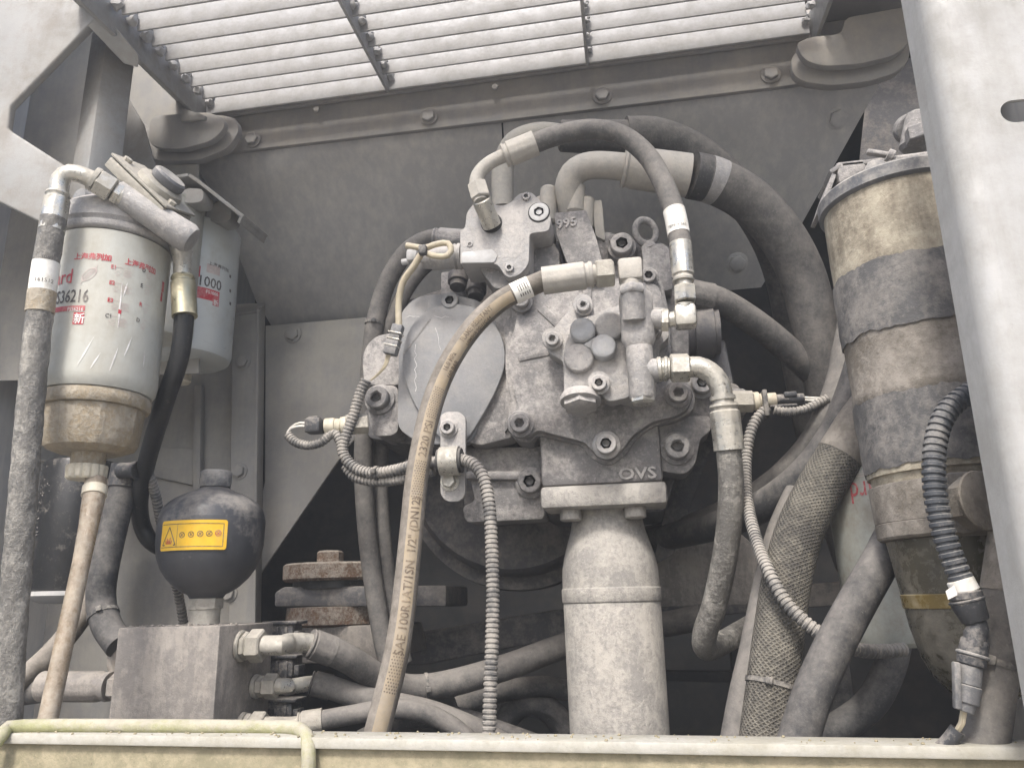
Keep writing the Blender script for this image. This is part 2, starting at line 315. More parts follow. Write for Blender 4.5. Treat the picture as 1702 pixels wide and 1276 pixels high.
def bolt(parent, p, r, axis=None, kind='socket', m='cast', name='bolt', washer=True, h=None):
    """cap screw whose head stands on point p along axis; mesh data shared between alike screws"""
    axis = axis or V(0, -1, 0); r = round(r, 4); h = h or r * 0.9; key = (kind, r, m, washer, round(h, 4))
    if key not in BCACHE:
        z = V(0, 0, 1); o = V(0, 0, 0); w_ = r * 0.22 if washer else 0.0; g = []
        if washer: g.append(lathe(o, z, [(0, r * 1.32), (w_ * .8, r * 1.32), (w_, r * 1.24), (w_, r * .7)], 24))
        if kind == 'socket':
            a, n = [], 24; prof = [(w_, r * .97), (w_ + h * .85, r), (w_ + h, r * .90), (w_ + h, r * .66)]
            vs, fs = lathe(o, z, prof, n); fs = fs[:-2]
            b = len(vs)
            for dz in (h, h * .35):
                for k in range(n):
                    t = 2 * math.pi * k / n; hx = (t + math.pi / 6) % (math.pi / 3) - math.pi / 6
                    rr = r * .54 * math.cos(math.pi / 6) / math.cos(hx); vs.append(V(math.cos(t) * rr, math.sin(t) * rr, w_ + dz))
            rows = [b - n, b, b + n]
            for i in range(2):
                for k in range(n): fs.append([rows[i] + k, rows[i] + (k + 1) % n, rows[i + 1] + (k + 1) % n, rows[i + 1] + k])
            fs.append([b + n + k for k in range(n)]); g.append((vs, fs))
        else:
            g.append(lathe(V(0, 0, w_), z, [(0, r), (h * .82, r), (h, r * .86), (h, 0.0)], 6))
        BCACHE[key] = mesh(name, join(*g), m)
    o = bpy.data.objects.new(name, BCACHE[key]); COL.objects.link(o); o.parent = parent
    u, v, a = basis(axis); mt = Matrix((u, v, a)).transposed() @ Matrix.Rotation(random.uniform(0, 1), 3, 'Z')
    o.matrix_local = Matrix.Translation(p - ROOT[parent]) @ mt.to_4x4(); ROOT[o] = p; return o
def text2d(s, size=1.0, sub=0.0, bold=0.0):
    cu = bpy.data.curves.new('t', 'FONT'); cu.body = s; cu.size = size; cu.resolution_u = 2; cu.align_x = 'LEFT'; cu.offset = bold * size
    o = bpy.data.objects.new('t', cu); COL.objects.link(o); dg = bpy.context.evaluated_depsgraph_get()
    me = o.evaluated_get(dg).to_mesh(); bm = bmesh.new(); bm.from_mesh(me); o.evaluated_get(dg).to_mesh_clear()
    bpy.data.objects.remove(o); bpy.data.curves.remove(cu)
    bmesh.ops.triangulate(bm, faces=bm.faces)
    if sub:
        for _ in range(3):
            e = [e for e in bm.edges if e.calc_length() > sub]
            if not e: break
            bmesh.ops.subdivide_edges(bm, edges=e, cuts=1); bmesh.ops.triangulate(bm, faces=bm.faces)
    bm.verts.index_update()
    g = ([Vector(v.co) for v in bm.verts], [[v.index for v in f.verts] for f in bm.faces]); bm.free(); return g
def flat(g2, o, ux, uy, nn, lift=0.0004):
    return [o + ux * v.x + uy * v.y + nn * lift for v in g2[0]], g2[1]
def rect2d(x0, y0, x1, y1, nx=8, ny=1):
    vs = [V(x0 + (x1 - x0) * i / nx, y0 + (y1 - y0) * j / ny, 0) for j in range(ny + 1) for i in range(nx + 1)]
    fs = [[j * (nx + 1) + i, j * (nx + 1) + i + 1, (j + 1) * (nx + 1) + i + 1, (j + 1) * (nx + 1) + i] for j in range(ny) for i in range(nx)]
    return vs, fs
def ring2d(cx, cy, ro, ri, n=20, sx=1.0):
    vs = []
    for r in (ro, ri): vs += [V(cx + sx * r * math.cos(2 * math.pi * k / n), cy + r * math.sin(2 * math.pi * k / n), 0) for k in range(n)]
    return vs, [[k, (k + 1) % n, n + (k + 1) % n, n + k] for k in range(n)]
def line2d(x0, y0, x1, y1, w_):
    d = V(x1 - x0, y1 - y0, 0).normalized() * (w_ / 2); q = V(-d.y, d.x, 0); a, b = V(x0, y0, 0), V(x1, y1, 0)
    return [a - q, b - q, b + q, a + q], [[0, 1, 2, 3]]
def shift2(g, x, y, k=1.0, ky=None): return [V(v.x * k + x, v.y * (ky or k) + y, 0) for v in g[0]], g[1]
def wrapcyl(g2, c, r, ang, z, lift=0.0003):
    """lay a flat print round a vertical cylinder: x -> arc, y -> height; ang measured from -Y towards +X"""
    return [V(c.x + (r + lift) * math.sin(ang + v.x / r), c.y - (r + lift) * math.cos(ang + v.x / r), z + v.y) for v in g2[0]], g2[1]
def hitcyl(px, py, c, r):
    d = P(px, py, 1.0) - CAM; ox, oy = CAM.x - c.x, CAM.y - c.y
    A = d.x ** 2 + d.y ** 2; B = 2 * (ox * d.x + oy * d.y); Cc = ox * ox + oy * oy - r * r; D = B * B - 4 * A * Cc
    t = (-B - math.sqrt(max(0.0, D))) / (2 * A); q = CAM + d * t
    return math.atan2(q.x - c.x, -(q.y - c.y)), q.z
def wraptube(g2, path, r, s0, ang_fn, sgn=1, lift=0.00035):
    """x -> along the hose, y -> round the hose; ang_fn(path sample) gives the direction the print faces"""
    vs = []
    for v in g2[0]:
        p, t, u, b = path.at(s0 + sgn * v.x); f = ang_fn(p); f = (f - t * f.dot(t)).normalized(); side = f.cross(t) * sgn
        a = v.y / r; vs.append(p + (f * math.cos(a) + side * math.sin(a)) * (r + lift))
    return vs, g2[1]
TO_CAM = lambda p: (CAM - p).normalized()

# ================================================================== the setting
FLOORZ = P(850, 1276, 0.62).z - 0.22
def quadwall(name, a, b, c, d, m, th=0.004):
    return obj(name, slab([a, b, c, d], th, 0), m, kind='structure')
XL, XR, YB, ZT = -0.98, 0.66, 1.80, P(851, 60, 1.02).z + 0.05
quadwall('rear_wall', V(XL, YB, FLOORZ), V(XR, YB, FLOORZ), V(XR, YB, ZT + .4), V(XL, YB, ZT + .4), 'deep_shade')
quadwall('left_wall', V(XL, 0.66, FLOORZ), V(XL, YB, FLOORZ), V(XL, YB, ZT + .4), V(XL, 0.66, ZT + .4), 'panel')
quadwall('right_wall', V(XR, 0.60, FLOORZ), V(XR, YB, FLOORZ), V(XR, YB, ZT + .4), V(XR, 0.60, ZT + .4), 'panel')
quadwall('bay_floor', V(XL, 0.62, FLOORZ), V(XR, 0.62, FLOORZ), V(XR, YB, FLOORZ), V(XL, YB, FLOORZ), 'deep_shade')
quadwall('bay_ceiling', V(XL, 1.03, ZT + .1), V(XR, 1.03, ZT + .1), V(XR, YB, ZT + .1), V(XL, YB, ZT + .1), 'deep_shade')
quadwall('left_ceiling', V(XL, 0.66, ZT + .13), P(150, 150, 1.03) + V(0, 0, .1), V(-0.70, 1.03, ZT + .13), V(XL, 1.03, ZT + .13), 'panel')

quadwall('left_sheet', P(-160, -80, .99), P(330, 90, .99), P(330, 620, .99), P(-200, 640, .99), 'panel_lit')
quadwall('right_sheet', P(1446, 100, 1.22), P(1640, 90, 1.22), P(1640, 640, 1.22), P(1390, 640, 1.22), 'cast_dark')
# sloping bulkhead sheets below the cross rail, a slot between them
Yt, Yb = 1.035, 1.235
def bulk(poly, name, label):
    def lift(x, y):                # depth on the sloping sheet by image row relative to its edges
        top = 262 - (x - 335) * 0.1175; k = max(-.1, min(1.3, (y - top) / (545 - (x - 455) * 0.08 - top)))
        return P(x, y, Yt + (Yb - Yt) * k)
    o = obj(name, slab([lift(*q) for q in poly], 0.004, 0.0008), 'panel', kind='structure'); return o, lift
L1, LF = bulk([(318, 268), (334, 240), (832, 182), (836, 260), (842, 515), (455, 548), (425, 500), (360, 330)], 'bulkhead_sheet', '')
L2, LF = bulk([(835, 182), (1475, 108), (1462, 140), (1333, 372), (1265, 478), (845, 515), (839, 260)], 'bulkhead_sheet', '')
nrm = (LF(900, 480) - LF(900, 250)).cross(LF(1100, 300) - LF(900, 300)).normalized()
if nrm.dot(CAM - LF(900, 300)) < 0: nrm = -nrm
for (x, y, o) in ((1392, 197, L2), (1225, 436, L2)): bolt(o, LF(x, y), M(13, Yb), nrm, 'hex', 'panel', h=.006)

# lower bulkhead with the long diagonal edge, and the folded upright beside it
g = plate([(441, 541), (618, 526), (618, 700), (578, 742), (436, 948), (402, 1012), (392, 1060), (380, 1060), (440, 800)], 1.20, 0.005)
lo = obj('lower_bulkhead', g, 'panel_lit', kind='structure')
bolt(lo, P(487, 556, 1.20), M(12, 1.2), None, 'hex', 'panel_lit', h=.006)
up = thing('folded_upright', 'dusty folded steel upright behind the accumulator, three bolts down its face', 'upright', P(412, 1060, 1.16))
obj('web', plate([(386, 520), (430, 516), (424, 1060), (380, 1060)], 1.16, 0.006), 'panel_lit', up)
obj('flange', slab([P(430, 512, 1.157), P(441, 508, 1.20), P(434, 1060, 1.20), P(424, 1060, 1.157)], 0.004, .0008), 'panel_lit', up)
obj('cap_flange', slab([P(384, 522, 1.157), P(386, 506, 1.21), P(441, 503, 1.21), P(432, 516, 1.157)], 0.004, .0008), 'panel_lit', up)
for x, y in ((404, 602), (398, 783), (381, 986)): bolt(up, P(x, y, 1.16), M(11, 1.16), None, 'hex', 'panel_lit', h=.006)

# left rear wall sheet with its seams
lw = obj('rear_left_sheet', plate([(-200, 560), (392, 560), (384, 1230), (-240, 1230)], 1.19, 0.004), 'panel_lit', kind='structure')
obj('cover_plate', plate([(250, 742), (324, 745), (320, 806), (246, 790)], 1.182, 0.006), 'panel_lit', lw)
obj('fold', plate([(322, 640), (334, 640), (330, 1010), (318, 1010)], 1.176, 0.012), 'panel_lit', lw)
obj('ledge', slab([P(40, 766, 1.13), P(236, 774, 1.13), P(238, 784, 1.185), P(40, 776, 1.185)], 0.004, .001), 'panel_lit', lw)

# cross rail under the grille
rail = thing('cross_rail', 'flat steel cross rail bolted along the top of the sloping bulkhead', 'rail', P(851, 205, 1.02))
rt = [(335, 190), (1352, 40), (1500, 20), (1500, 108), (1320, 141), (832, 200), (400, 251), (335, 258)]
obj('web', plate(rt, 1.018, 0.008, bev=.001), 'rail', rail)
obj('hanger', plate([(345, 150), (1352, 15), (1352, 62), (850, 128), (345, 197)], 1.008, 0.006, bev=.001), 'rail', rail)
for x, y in ((420, 233), (713, 195), (1001, 160), (1281, 125)): bolt(rail, P(x, y, 1.017), M(13, 1.02), None, 'hex', 'rail', h=.006)
for x, y in ((527, 183), (823, 146)): bolt(rail, P(x, y, 1.008), M(7, 1.0), None, 'hex', 'rail', washer=False, h=.004)

# ------------------------------------------------------------------ grille overhead
D = (P(1045, 905, 1.0) - CAM).normalized()        # direction of its side bars, dipping slightly to the rear
A0, B0 = P(345, 191, 1.0), P(1345, 57, 1.0)
E = (B0 - A0).normalized(); LEN = (B0 - A0).length; UP = E.cross(D).normalized()
if UP.z < 0: UP = -UP
grille = thing('vent_grille', 'open steel grille of long flat bars overhead, sky showing through', 'grille', A0 + E * LEN / 2)
ROT = Matrix((E, D, UP)).transposed()
NB = 12; PITCH_B = 0.0335; H = 0.030
obj('front_bar', box(A0 + E * LEN / 2 + UP * .017 - D * .002, LEN, .004, .036, ROT, .0006), 'slat', grille)
for k in range(1, NB + 1):
    o = A0 - D * (PITCH_B * k) + UP * (.006 + H / 2)
    tilt = Matrix.Rotation(R(random.uniform(-1.5, 1.5)), 3, E)
    obj('slat', box(o + E * (LEN / 2), LEN - .02, .0035, H, tilt @ ROT, .0006), 'slat', grille)
DL = PITCH_B * (NB + .6)
t1 = (P(645, 150, 1.0) - A0).dot(E); t2 = (P(976, 106, 1.0) - A0).dot(E)
for t in (t1, t2): obj('divider', box(A0 + E * t - D * (DL / 2) + UP * .013, .0045, DL, .034, ROT, .0006), 'slat', grille)
for t, wd in ((-.006, .006), (LEN + .006, .006)): obj('side_bar', box(A0 + E * t - D * (DL / 2) + UP * .008, wd, DL + .012, .05, ROT, .001), 'frame', grille)
obj('side_flange', box(A0 - E * .028 - D * (DL / 2) + UP * .03, .05, DL, .006, ROT, .001), 'frame', grille)
def lump(c, r, k=1):
    bm = bmesh.new(); bmesh.ops.create_icosphere(bm, subdivisions=2, radius=r)
    for v in bm.verts: v.co *= random.uniform(.72, 1.18)
    g = ([Vector(v.co) + c for v in bm.verts], [[v.index for v in f.verts] for f in bm.faces]); bm.free(); return g
for k in range(0, NB - 1):
    for t, r in ((.006, .0085), (t1 + .006, .0065), (t2 + .005, .004), (LEN - .005, .006)):
        c = A0 - D * (PITCH_B * k - .001) + UP * .018 + E * t - D * .008
        obj('weld_bead', join(lump(c, r * random.uniform(.85, 1.1)), lump(c + UP * random.uniform(.004, .010) + E * .002, r * .7)), 'slat', grille)
# roof sheet right of the grille
obj('roof_sheet', slab([B0 + E * .012 + UP * .03, B0 + E * .012 - D * DL + UP * .03, B0 + E * .30 - D * DL + UP * .03, B0 + E * .30 + UP * .03 + D * .03, B0 + E * .012 + D * .03 + UP * .03], .004, .0008, n=-UP), 'rail', kind='structure')

# hinge plates hanging at both ends of the rail
hl = thing('hinge_bracket', 'pair of rounded steel lug plates at the rail end beside the left post', 'bracket', P(320, 268, .97))
obj('front_plate', plate([(250, 193), (345, 186), (373, 196), (372, 214), (352, 234), (300, 248), (262, 246), (246, 236)], .955, .012, fil=14, bev=.002), 'rail', hl)
obj('rear_plate', plate([(232, 215), (360, 190), (392, 196), (398, 216), (380, 246), (332, 266), (262, 268), (238, 252)], .978, .014, fil=14, bev=.002), 'rail', hl)
obj('stop_tab', plate([(299, 178), (342, 192), (340, 198), (300, 202)], .945, .006), 'frame', hl)
hr = thing('hinge_bracket', 'pair of rounded steel lug plates at the rail end beside the bright pillar', 'bracket', P(1410, 140, .97))
obj('front_plate', plate([(1322, 72), (1345, 62), (1400, 56), (1404, 30), (1512, 10), (1512, 70), (1488, 92), (1430, 106), (1368, 110), (1336, 100)], .955, .012, fil=14, bev=.002), 'rail', hr)
obj('rear_plate', plate([(1314, 98), (1330, 78), (1512, 50), (1512, 100), (1488, 122), (1440, 136), (1380, 142), (1336, 136), (1318, 124)], .978, .014, fil=14, bev=.002), 'rail', hr)

# ------------------------------------------------------------------ left frame, post
lf = thing('corner_frame', 'pale steel corner frame with a V shaped cut-out at the bay edge', 'frame', P(20, 360, .76))
obj('plate', plate([(-160, -120), (215, -120), (196, -20), (172, 22), (146, 43), (16, 176, 16), (11, 213, 16), (120, 283), (96, 312), (68, 370), (-160, 258)], .76, .012, bev=.003, seg=3), 'frame', lf)
obj('fold', slab([P(172, 22, .757), P(146, 43, .757), P(206, 106, .80), P(228, 112, .80), P(231, 92, .80)], .005, .001), 'frame', lf)
ps = thing('square_post', 'upright square steel tube post behind the fuel filter head', 'post', P(155, 300, .84))
pa, pb = P(176, 60, .84), P(158, 420, .84)
pax = (pa - pb); um = Matrix.Rotation(R(-24), 3, 'Z')
obj('tube', box((pa + pb) / 2, .047, .047, pax.length, um, .007), 'frame', ps)
obj('rear_stay', plate([(205, 150), (238, 206), (262, 292), (214, 300), (200, 260)], .93, .005), 'frame', ps)

# ------------------------------------------------------------------ sill in front, with its bent rod
sill = thing('door_sill', 'long dusty steel sill with a pale top lip across the bay opening', 'sill', P(851, 1276, .60))
def sl(x, y, Y): return P(x, y, Y)
l0, l1 = P(-160, 1216, .60), P(1860, 1243, .56)
hv = V(0, 0, -.0078)
obj('lip', slab([l0, l1, l1 + hv, l0 + hv], .030, .0016, n=V(0, -1, 0)), 'sill_lip', sill)
dv = V(0, .006, -.0078); d2 = V(0, .006, -.12)
obj('face', slab([l0 + dv, l1 + dv, l1 + d2, l0 + d2], .004, .0008, n=V(0, -1, 0)), 'sill_face', sill)
rod = Path(PP([(-60, 1285, .582), (-14, 1243, .584), (8, 1214, .594), (40, 1206, .604), (250, 1206, .606), (440, 1208, .606), (488, 1209, .602), (508, 1220, .592), (513, 1245, .583), (512, 1300, .583)]))
obj('grab_rod', tube(rod, .0053, 16), 'handle', label='bent round rod grab handle, greenish grime, lying along the sill', cat='grab rod')

# ------------------------------------------------------------------ bright door pillar on the right
pil = thing('door_pillar', 'tall bright white steel door pillar with a slotted hole', 'pillar', P(1700, 1276, .47))
ft, fb = P(1496, -30, .508), P(1727, 1290, .508)
def pcol(t, y): q = ft.lerp(fb, t); return V(q.x, y, q.z)
prof = []                          # cross-section (dx, y): side face, rounded fold, front face, far return
prof.append((.017, .535)); prof.append((0.0, .508))
for k in range(7):
    a = R(15 * k); prof.append((.014 - .013 * math.cos(a), .487 - .013 * math.sin(a)))
prof += [(.03, .4742), (.06, .4746), (.10, .4752), (.14, .476), (.145, .479), (.145, .55)]
vs, fs = [], []; ns = 12; m_ = len(prof)
for i in range(ns + 1):
    q = ft.lerp(fb, i / ns)
    for dx, yy in prof: vs.append(V(q.x + dx, yy, q.z))
for i in range(ns):
    for k in range(m_ - 1): fs.append([i * m_ + k, i * m_ + k + 1, (i + 1) * m_ + k + 1, (i + 1) * m_ + k])
me = mesh('pillar_shell', ([v - ROOT[pil] for v in vs], fs), 'pillar', 30)
shell = bpy.data.objects.new('shell', me); COL.objects.link(shell); shell.parent = pil; ROOT[shell] = ROOT[pil]
sol = shell.modifiers.new('thickness', 'SOLIDIFY'); sol.thickness = .003; sol.offset = 0
hc = P(1706, 186, .475); rr = M(21, hc)
cut = bpy.data.objects.new('cutter', mesh('cutter', join(([p - ROOT[pil] for p in slab([hc + V(dx, -.02, dz) for dx, dz in [(rr * (-1 + math.cos(R(a))) if True else 0, rr * math.sin(R(a))) for a in range(90, 271, 15)] + [(rr * 1.2 + rr * math.cos(R(a)), rr * math.sin(R(a))) for a in range(-90, 91, 15)]], .05, 0, n=V(0, -1, 0))[0]], slab([hc + V(dx, -.02, dz) for dx, dz in [(rr * (-1 + math.cos(R(a))), rr * math.sin(R(a))) for a in range(90, 271, 15)] + [(rr * 1.2 + rr * math.cos(R(a)), rr * math.sin(R(a))) for a in range(-90, 91, 15)]], .05, 0, n=V(0, -1, 0))[1])), 'pillar')); COL.objects.link(cut); cut.parent = pil
bo = shell.modifiers.new('slot', 'BOOLEAN'); bo.operation = 'DIFFERENCE'; bo.object = cut; bo.solver = 'EXACT'
bpy.context.view_layer.update(); dg = bpy.context.evaluated_depsgraph_get()
nm = bpy.data.meshes.new_from_object(shell.evaluated_get(dg)); shell.modifiers.clear(); shell.data = nm; nm.set_sharp_from_angle(angle=R(28)); bpy.data.objects.remove(cut)

def crumb(c, r): 
    g = lathe(c, V(random.uniform(-.3, .3), random.uniform(-.3, .3), 1), [(-r * .5, r * .4), (0, r), (r * .6, r * .7), (r * .9, .0001)], 5); return g
fz = []
for _ in range(170):
    t = random.random(); q = l0.lerp(l1, t); fz.append(crumb(V(q.x, q.y + random.uniform(.001, .028), q.z + .0002), random.uniform(.0005, .0016)))
o = obj('loose_grit', join(*fz), 'sill_face', sill); o['kind'] = 'stuff'

# ================================================================== left: fuel filter, hoses, rear filters
def hose(name, label, pts, r, m='rubber', cat='hose', group=None, n=18):
    pa = Path(PP(pts)); t = thing(name, label, cat, min(pa.p, key=lambda q: q.z), group)
    return t, pa, obj('hose_body', tube(pa, r, n), m, t)
def tie(parent, pa, d, r, m='tie', name='cable_tie'):
    p, t, u, b = pa.at(d); o = obj(name, ring(pa, d, r), m, parent)
    f = TO_CAM(p); f = (f - t * f.dot(t)).normalized(); rt = Matrix((t.cross(f), f, t)).transposed()
    obj('tie_head', box(p + f * (r + .0022) + t.cross(f) * .003, .006, .0045, .006, rt, .0008), m, o); return o

# ---- fuel filter
FY = .715
ft_, fb_ = P(196, 372, FY), None
fc = V(ft_.x, ft_.y, 0)
def zrow(c, row, cx=None):
    lo, hi = CAM.z - 1.2, CAM.z + 1.2
    for _ in range(50):
        m = (lo + hi) / 2
        if proj(V(c.x, c.y, m))[1] < row: hi = m
        else: lo = m
    return lo
def vl(c, prof, n=56, mod=None):
    """vertical lathe: prof = [(image row, radius in px)]"""
    z0 = zrow(c, prof[0][0]); out = []
    for row, rp in prof:
        z = zrow(c, row); out.append((z0 - z, rp if rp < 1 else M(rp, V(c.x, c.y, z))))
    return lathe(V(c.x, c.y, z0), V(0, 0, -1), out, n, mod, hint=V(0, 1, 0))
fuel = thing('fuel_filter', 'large pale spin-on fuel filter with dirty sediment bowl, in front of the square post', 'filter', V(fc.x, fc.y, zrow(fc, 800)))
FR = M(89, V(fc.x, fc.y, zrow(fc, 520)))
can = obj('canister', vl(fc, [(418, 84), (420, 88), (424, FR), (520, FR), (640, FR), (652, FR * .975), (660, FR * .92)], 96), 'filter_paint', fuel)
obj('head_rim', vl(fc, [(356, 20), (358, 70), (366, 82), (372, 89), (397, 91), (400, 88), (403, 86.5), (405, 91), (412, 91), (415, 89), (417, 84), (417, 40)]), 'gear', fuel)
obj('bowl_collar', vl(fc, [(660, 60), (661, 82), (666, 85.5), (678, 85), (683, 82), (684, 60)]), 'bowl', fuel)
ribs = lambda k, d: 1.03 if k % 8 == 0 else 1.0
obj('sediment_bowl', vl(fc, [(683, 50), (684, 76), (735, 72), (747, 66), (753, 50), (754, 20)], 64, ribs), 'bowl', fuel)
obj('bowl_neck', vl(fc, [(752, 20), (752, 27), (775, 26), (776, 10)]), 'bowl', fuel)
knurl = lambda k, d: .93 if k % 4 == 0 else 1.0
obj('drain_cap', vl(fc, [(773, 20), (774, 31), (777, 32), (794, 31), (797, 28), (797, 10)], 56, knurl), 'plastic_cream', fuel)
# cast head: cross tube, vent boss, inlet
q0, q1 = P(196, 320, .665), P(322, 402, .700)
hx = (q1 - q0).normalized()
obj('cross_tube', lathe(q0, hx, [(0, M(21, q0)), (.02, M(22, q0)), ((q1 - q0).length - .008, M(26, q0)), ((q1 - q0).length - .002, M(22, q0)), ((q1 - q0).length, .001)], 32), 'gear', fuel)
obj('head_web', plate([(118, 350), (150, 318), (190, 330), (255, 360), (280, 380), (240, 372), (190, 358), (140, 362)], .690, .03, fil=6, bev=.003), 'cast_clean', fuel)
a_, b_ = P(131, 327, .668), P(150, 330, .69)
obj('vent_boss', join(lathe(a_, V(.25, 1, 0), [(0, M(9, a_)), (0, M(15, a_)), (.03, M(16, a_))], 20), lathe(a_ + V(0, .004, 0), V(.25, 1, 0), [(0, M(9, a_)), (.01, M(9, a_))], 20)), 'cast_clean', fuel)
# hand primer: square flanged pump seen edge-on above the head
pu = (P(292, 356, .700) - P(210, 276, .680)); pl = pu.length; pu.normalize()
pn = V(.62, -.22, .75); pn = (pn - pu * pn.dot(pu)).normalized(); pw = pn.cross(pu)
prt = Matrix((pu, pw, pn)).transposed(); pc = (P(292, 356, .700) + P(210, 276, .680)) / 2
pr = obj('primer_base', box(pc - pn * .003, pl * 1.05, .058, .013, prt, .002), 'zinc_old', fuel)
obj('primer_plate', box(pc + pn * .0062, pl * 1.07, .060, .003, prt, .0008), 'zinc_old', fuel)
obj('primer_boss', lathe(pc + pn * .0076 + pu * .006, pn, [(0, .026), (.006, .025), (.009, .021), (.009, .005)], 28), 'zinc_old', fuel)
obj('primer_knob', lathe(pc + pn * .0166 + pu * .008, pn, [(0, .012), (0, .017), (.002, .0185), (.009, .0185), (.0115, .016), (.0115, .002)], 28), 'plastic_grey', fuel)
for s_ in (-1, 1): bolt(fuel, pc + pn * .0077 + pu * (pl * .44 * s_) - pw * .012, .0048, pn, 'hex', 'zinc_old', washer=False, h=.004)
st = P(212, 300, .69); obj('primer_stem', cyl(st - V(0, 0, .03), st + V(0, .004, .012), .011), 'cast_clean', fuel)
obj('primer_neck', cyl(pc - pn * .045 + pu * .004, pc - pn * .004, .021, .024), 'cast_clean', fuel)
# printing on the canister
def cyltext(parent, s, c, r, px, py, hpx, m, wide=1.0, name='lettering', anchor='L', bold=.012):
    a, z = hitcyl(px, py, c, r); p = V(c.x + r * math.sin(a), c.y - r * math.cos(a), z)
    size = M(hpx, p) / .72; g = text2d(s, size, 0, bold); wd = max(v.x for v in g[0]) * wide
    g = shift2(g, -wd if anchor == 'R' else 0, 0, 1.0); g = ([V(v.x if anchor == 'L' else v.x, v.y, 0) for v in g[0]], g[1])
    g = ([V((v.x + (wd if anchor == 'R' else 0)) * wide - (wd if anchor == 'R' else 0), v.y, 0) for v in g[0]], g[1])
    return obj(name, wrapcyl(g, c, r, a, z, .0003), m, parent)
def cylrect(parent, c, r, x0, y0, x1, y1, m, name='print_block', lift=.0002):
    a, z = hitcyl(x0, y0, c, r); b, z2 = hitcyl(x1, y1, c, r)
    return obj(name, wrapcyl(rect2d(0, 0, (b - a) * r, z2 - z, 10, 2), c, r, a, z, lift), m, parent)
FRr = FR + .0002
cyltext(can, 'guard', fc, FRr, 119, 470, 26, 'ink_red', .75, anchor='R')
cyltext(can, '上海弗列加', fc, FRr, 123, 431, 9, 'ink_red', .95, bold=.03)
cyltext(can, '上海弗列加', fc, FRr, 207, 438, 9, 'ink_red', .9, bold=.025)
o = cyltext(can, 'FS36216', fc, FRr, 146, 502, 23, 'ink_black', .62, anchor='R')
cylrect(can, fc, FRr, 84, 522, 142, 508, 'ink_red')
cyltext(can, 'FS36216', fc, FRr + .0003, 138, 517, 7, 'ink_white', .8, anchor='R')
cylrect(can, fc, FRr, 120, 539, 141, 519, 'ink_red')
cyltext(can, '新', fc, FRr + .0003, 121, 536, 14, 'ink_white', .95)
a, z = hitcyl(148, 456, fc, FRr); sz = M(1, P(148, 456, .63))
def tilt2(g, an): c_, s_ = math.cos(an), math.sin(an); return [V(v.x * c_ - v.y * s_, v.x * s_ + v.y * c_, 0) for v in g[0]], g[1]
ov = tilt2(ring2d(0, 0, 8 * sz, 6.8 * sz, 24, 2.0), .85); ov2 = tilt2(join(*[line2d(-14 * sz, k * sz, 14 * sz, k * sz, 1.1 * sz) for k in (-2.5, 0, 2.5)], line2d(-22 * sz, -3 * sz, -16 * sz, -1 * sz, sz), line2d(16 * sz, 1 * sz, 22 * sz, 4 * sz, sz)), .85)
obj('oval_emblem', wrapcyl(join(ov, ov2), fc, FRr, a, z), 'ink_pale', can)
rnd = random.Random(3)
for (x, y, lab, mm) in ((184, 444, 'E1', 'ink_red'), (236, 449, 'D', 'ink_black'), (181, 470, 'E2', 'ink_red'), (233, 475, 'E', 'ink_black'), (178, 499, 'E3', 'ink_red'), (231, 506, 'R', 'ink_red'), (174, 525, 'C1', 'ink_black'), (226, 532, 'D', 'ink_black')):
    cyltext(can, lab, fc, FRr, x, y + 2, 7, mm, .9, bold=.03)
    a, z = hitcyl(x + 9, y, fc, FRr); gs = [line2d(0, 1.2 * sz, 12 * sz, 1.2 * sz, .9 * sz), ring2d(4 * sz, -9 * sz, 4.5 * sz, 3.7 * sz, 4, 1.2), line2d(0, -15 * sz, 8 * sz, -15 * sz, .8 * sz)]
    if x < 200:
        for k in range(6): gs.append(line2d(13 * sz, -(2 + 2.6 * k) * sz, (13 + rnd.uniform(9, 17)) * sz, -(2 + 2.6 * k) * sz, .8 * sz))
    obj('pictogram', wrapcyl(join(*gs), fc, FRr, a, z), 'ink_pale', can)
cylrect(can, fc, FRr, 196, 521, 202, 515, 'ink_red', 'print_block')
cylrect(can, fc, FRr, 266, 500, 270, 487, 'ink_red', 'print_block'); cylrect(can, fc, FRr, 268, 484, 273, 470, 'ink_red', 'print_block')
sc_ = []
for (x0, y0, x1, y1) in ((128, 608, 156, 560), (150, 612, 167, 586), (182, 616, 196, 578), (206, 592, 219, 560), (238, 610, 241, 580), (212, 470, 204, 494), (196, 545, 203, 470)):
    a, z = hitcyl(x0, y0, fc, FRr); b, z2 = hitcyl(x1, y1, fc, FRr); n_ = 9; vs = []
    for k in range(n_ + 1):
        t = k / n_; aa = a + (b - a) * t + rnd.uniform(-.002, .002); wd = .0007 * math.sin(math.pi * min(.95, t + .05)) + .0001
        for s_ in (-1, 1): vs.append(V(fc.x + (FRr + .0002) * math.sin(aa + s_ * wd / FRr), fc.y - (FRr + .0002) * math.cos(aa + s_ * wd / FRr), z + (z2 - z) * t))
    sc_.append((vs, [[2 * k, 2 * k + 1, 2 * k + 3, 2 * k + 2] for k in range(n_)]))
obj('scratches', join(*sc_), 'ink_white', can)

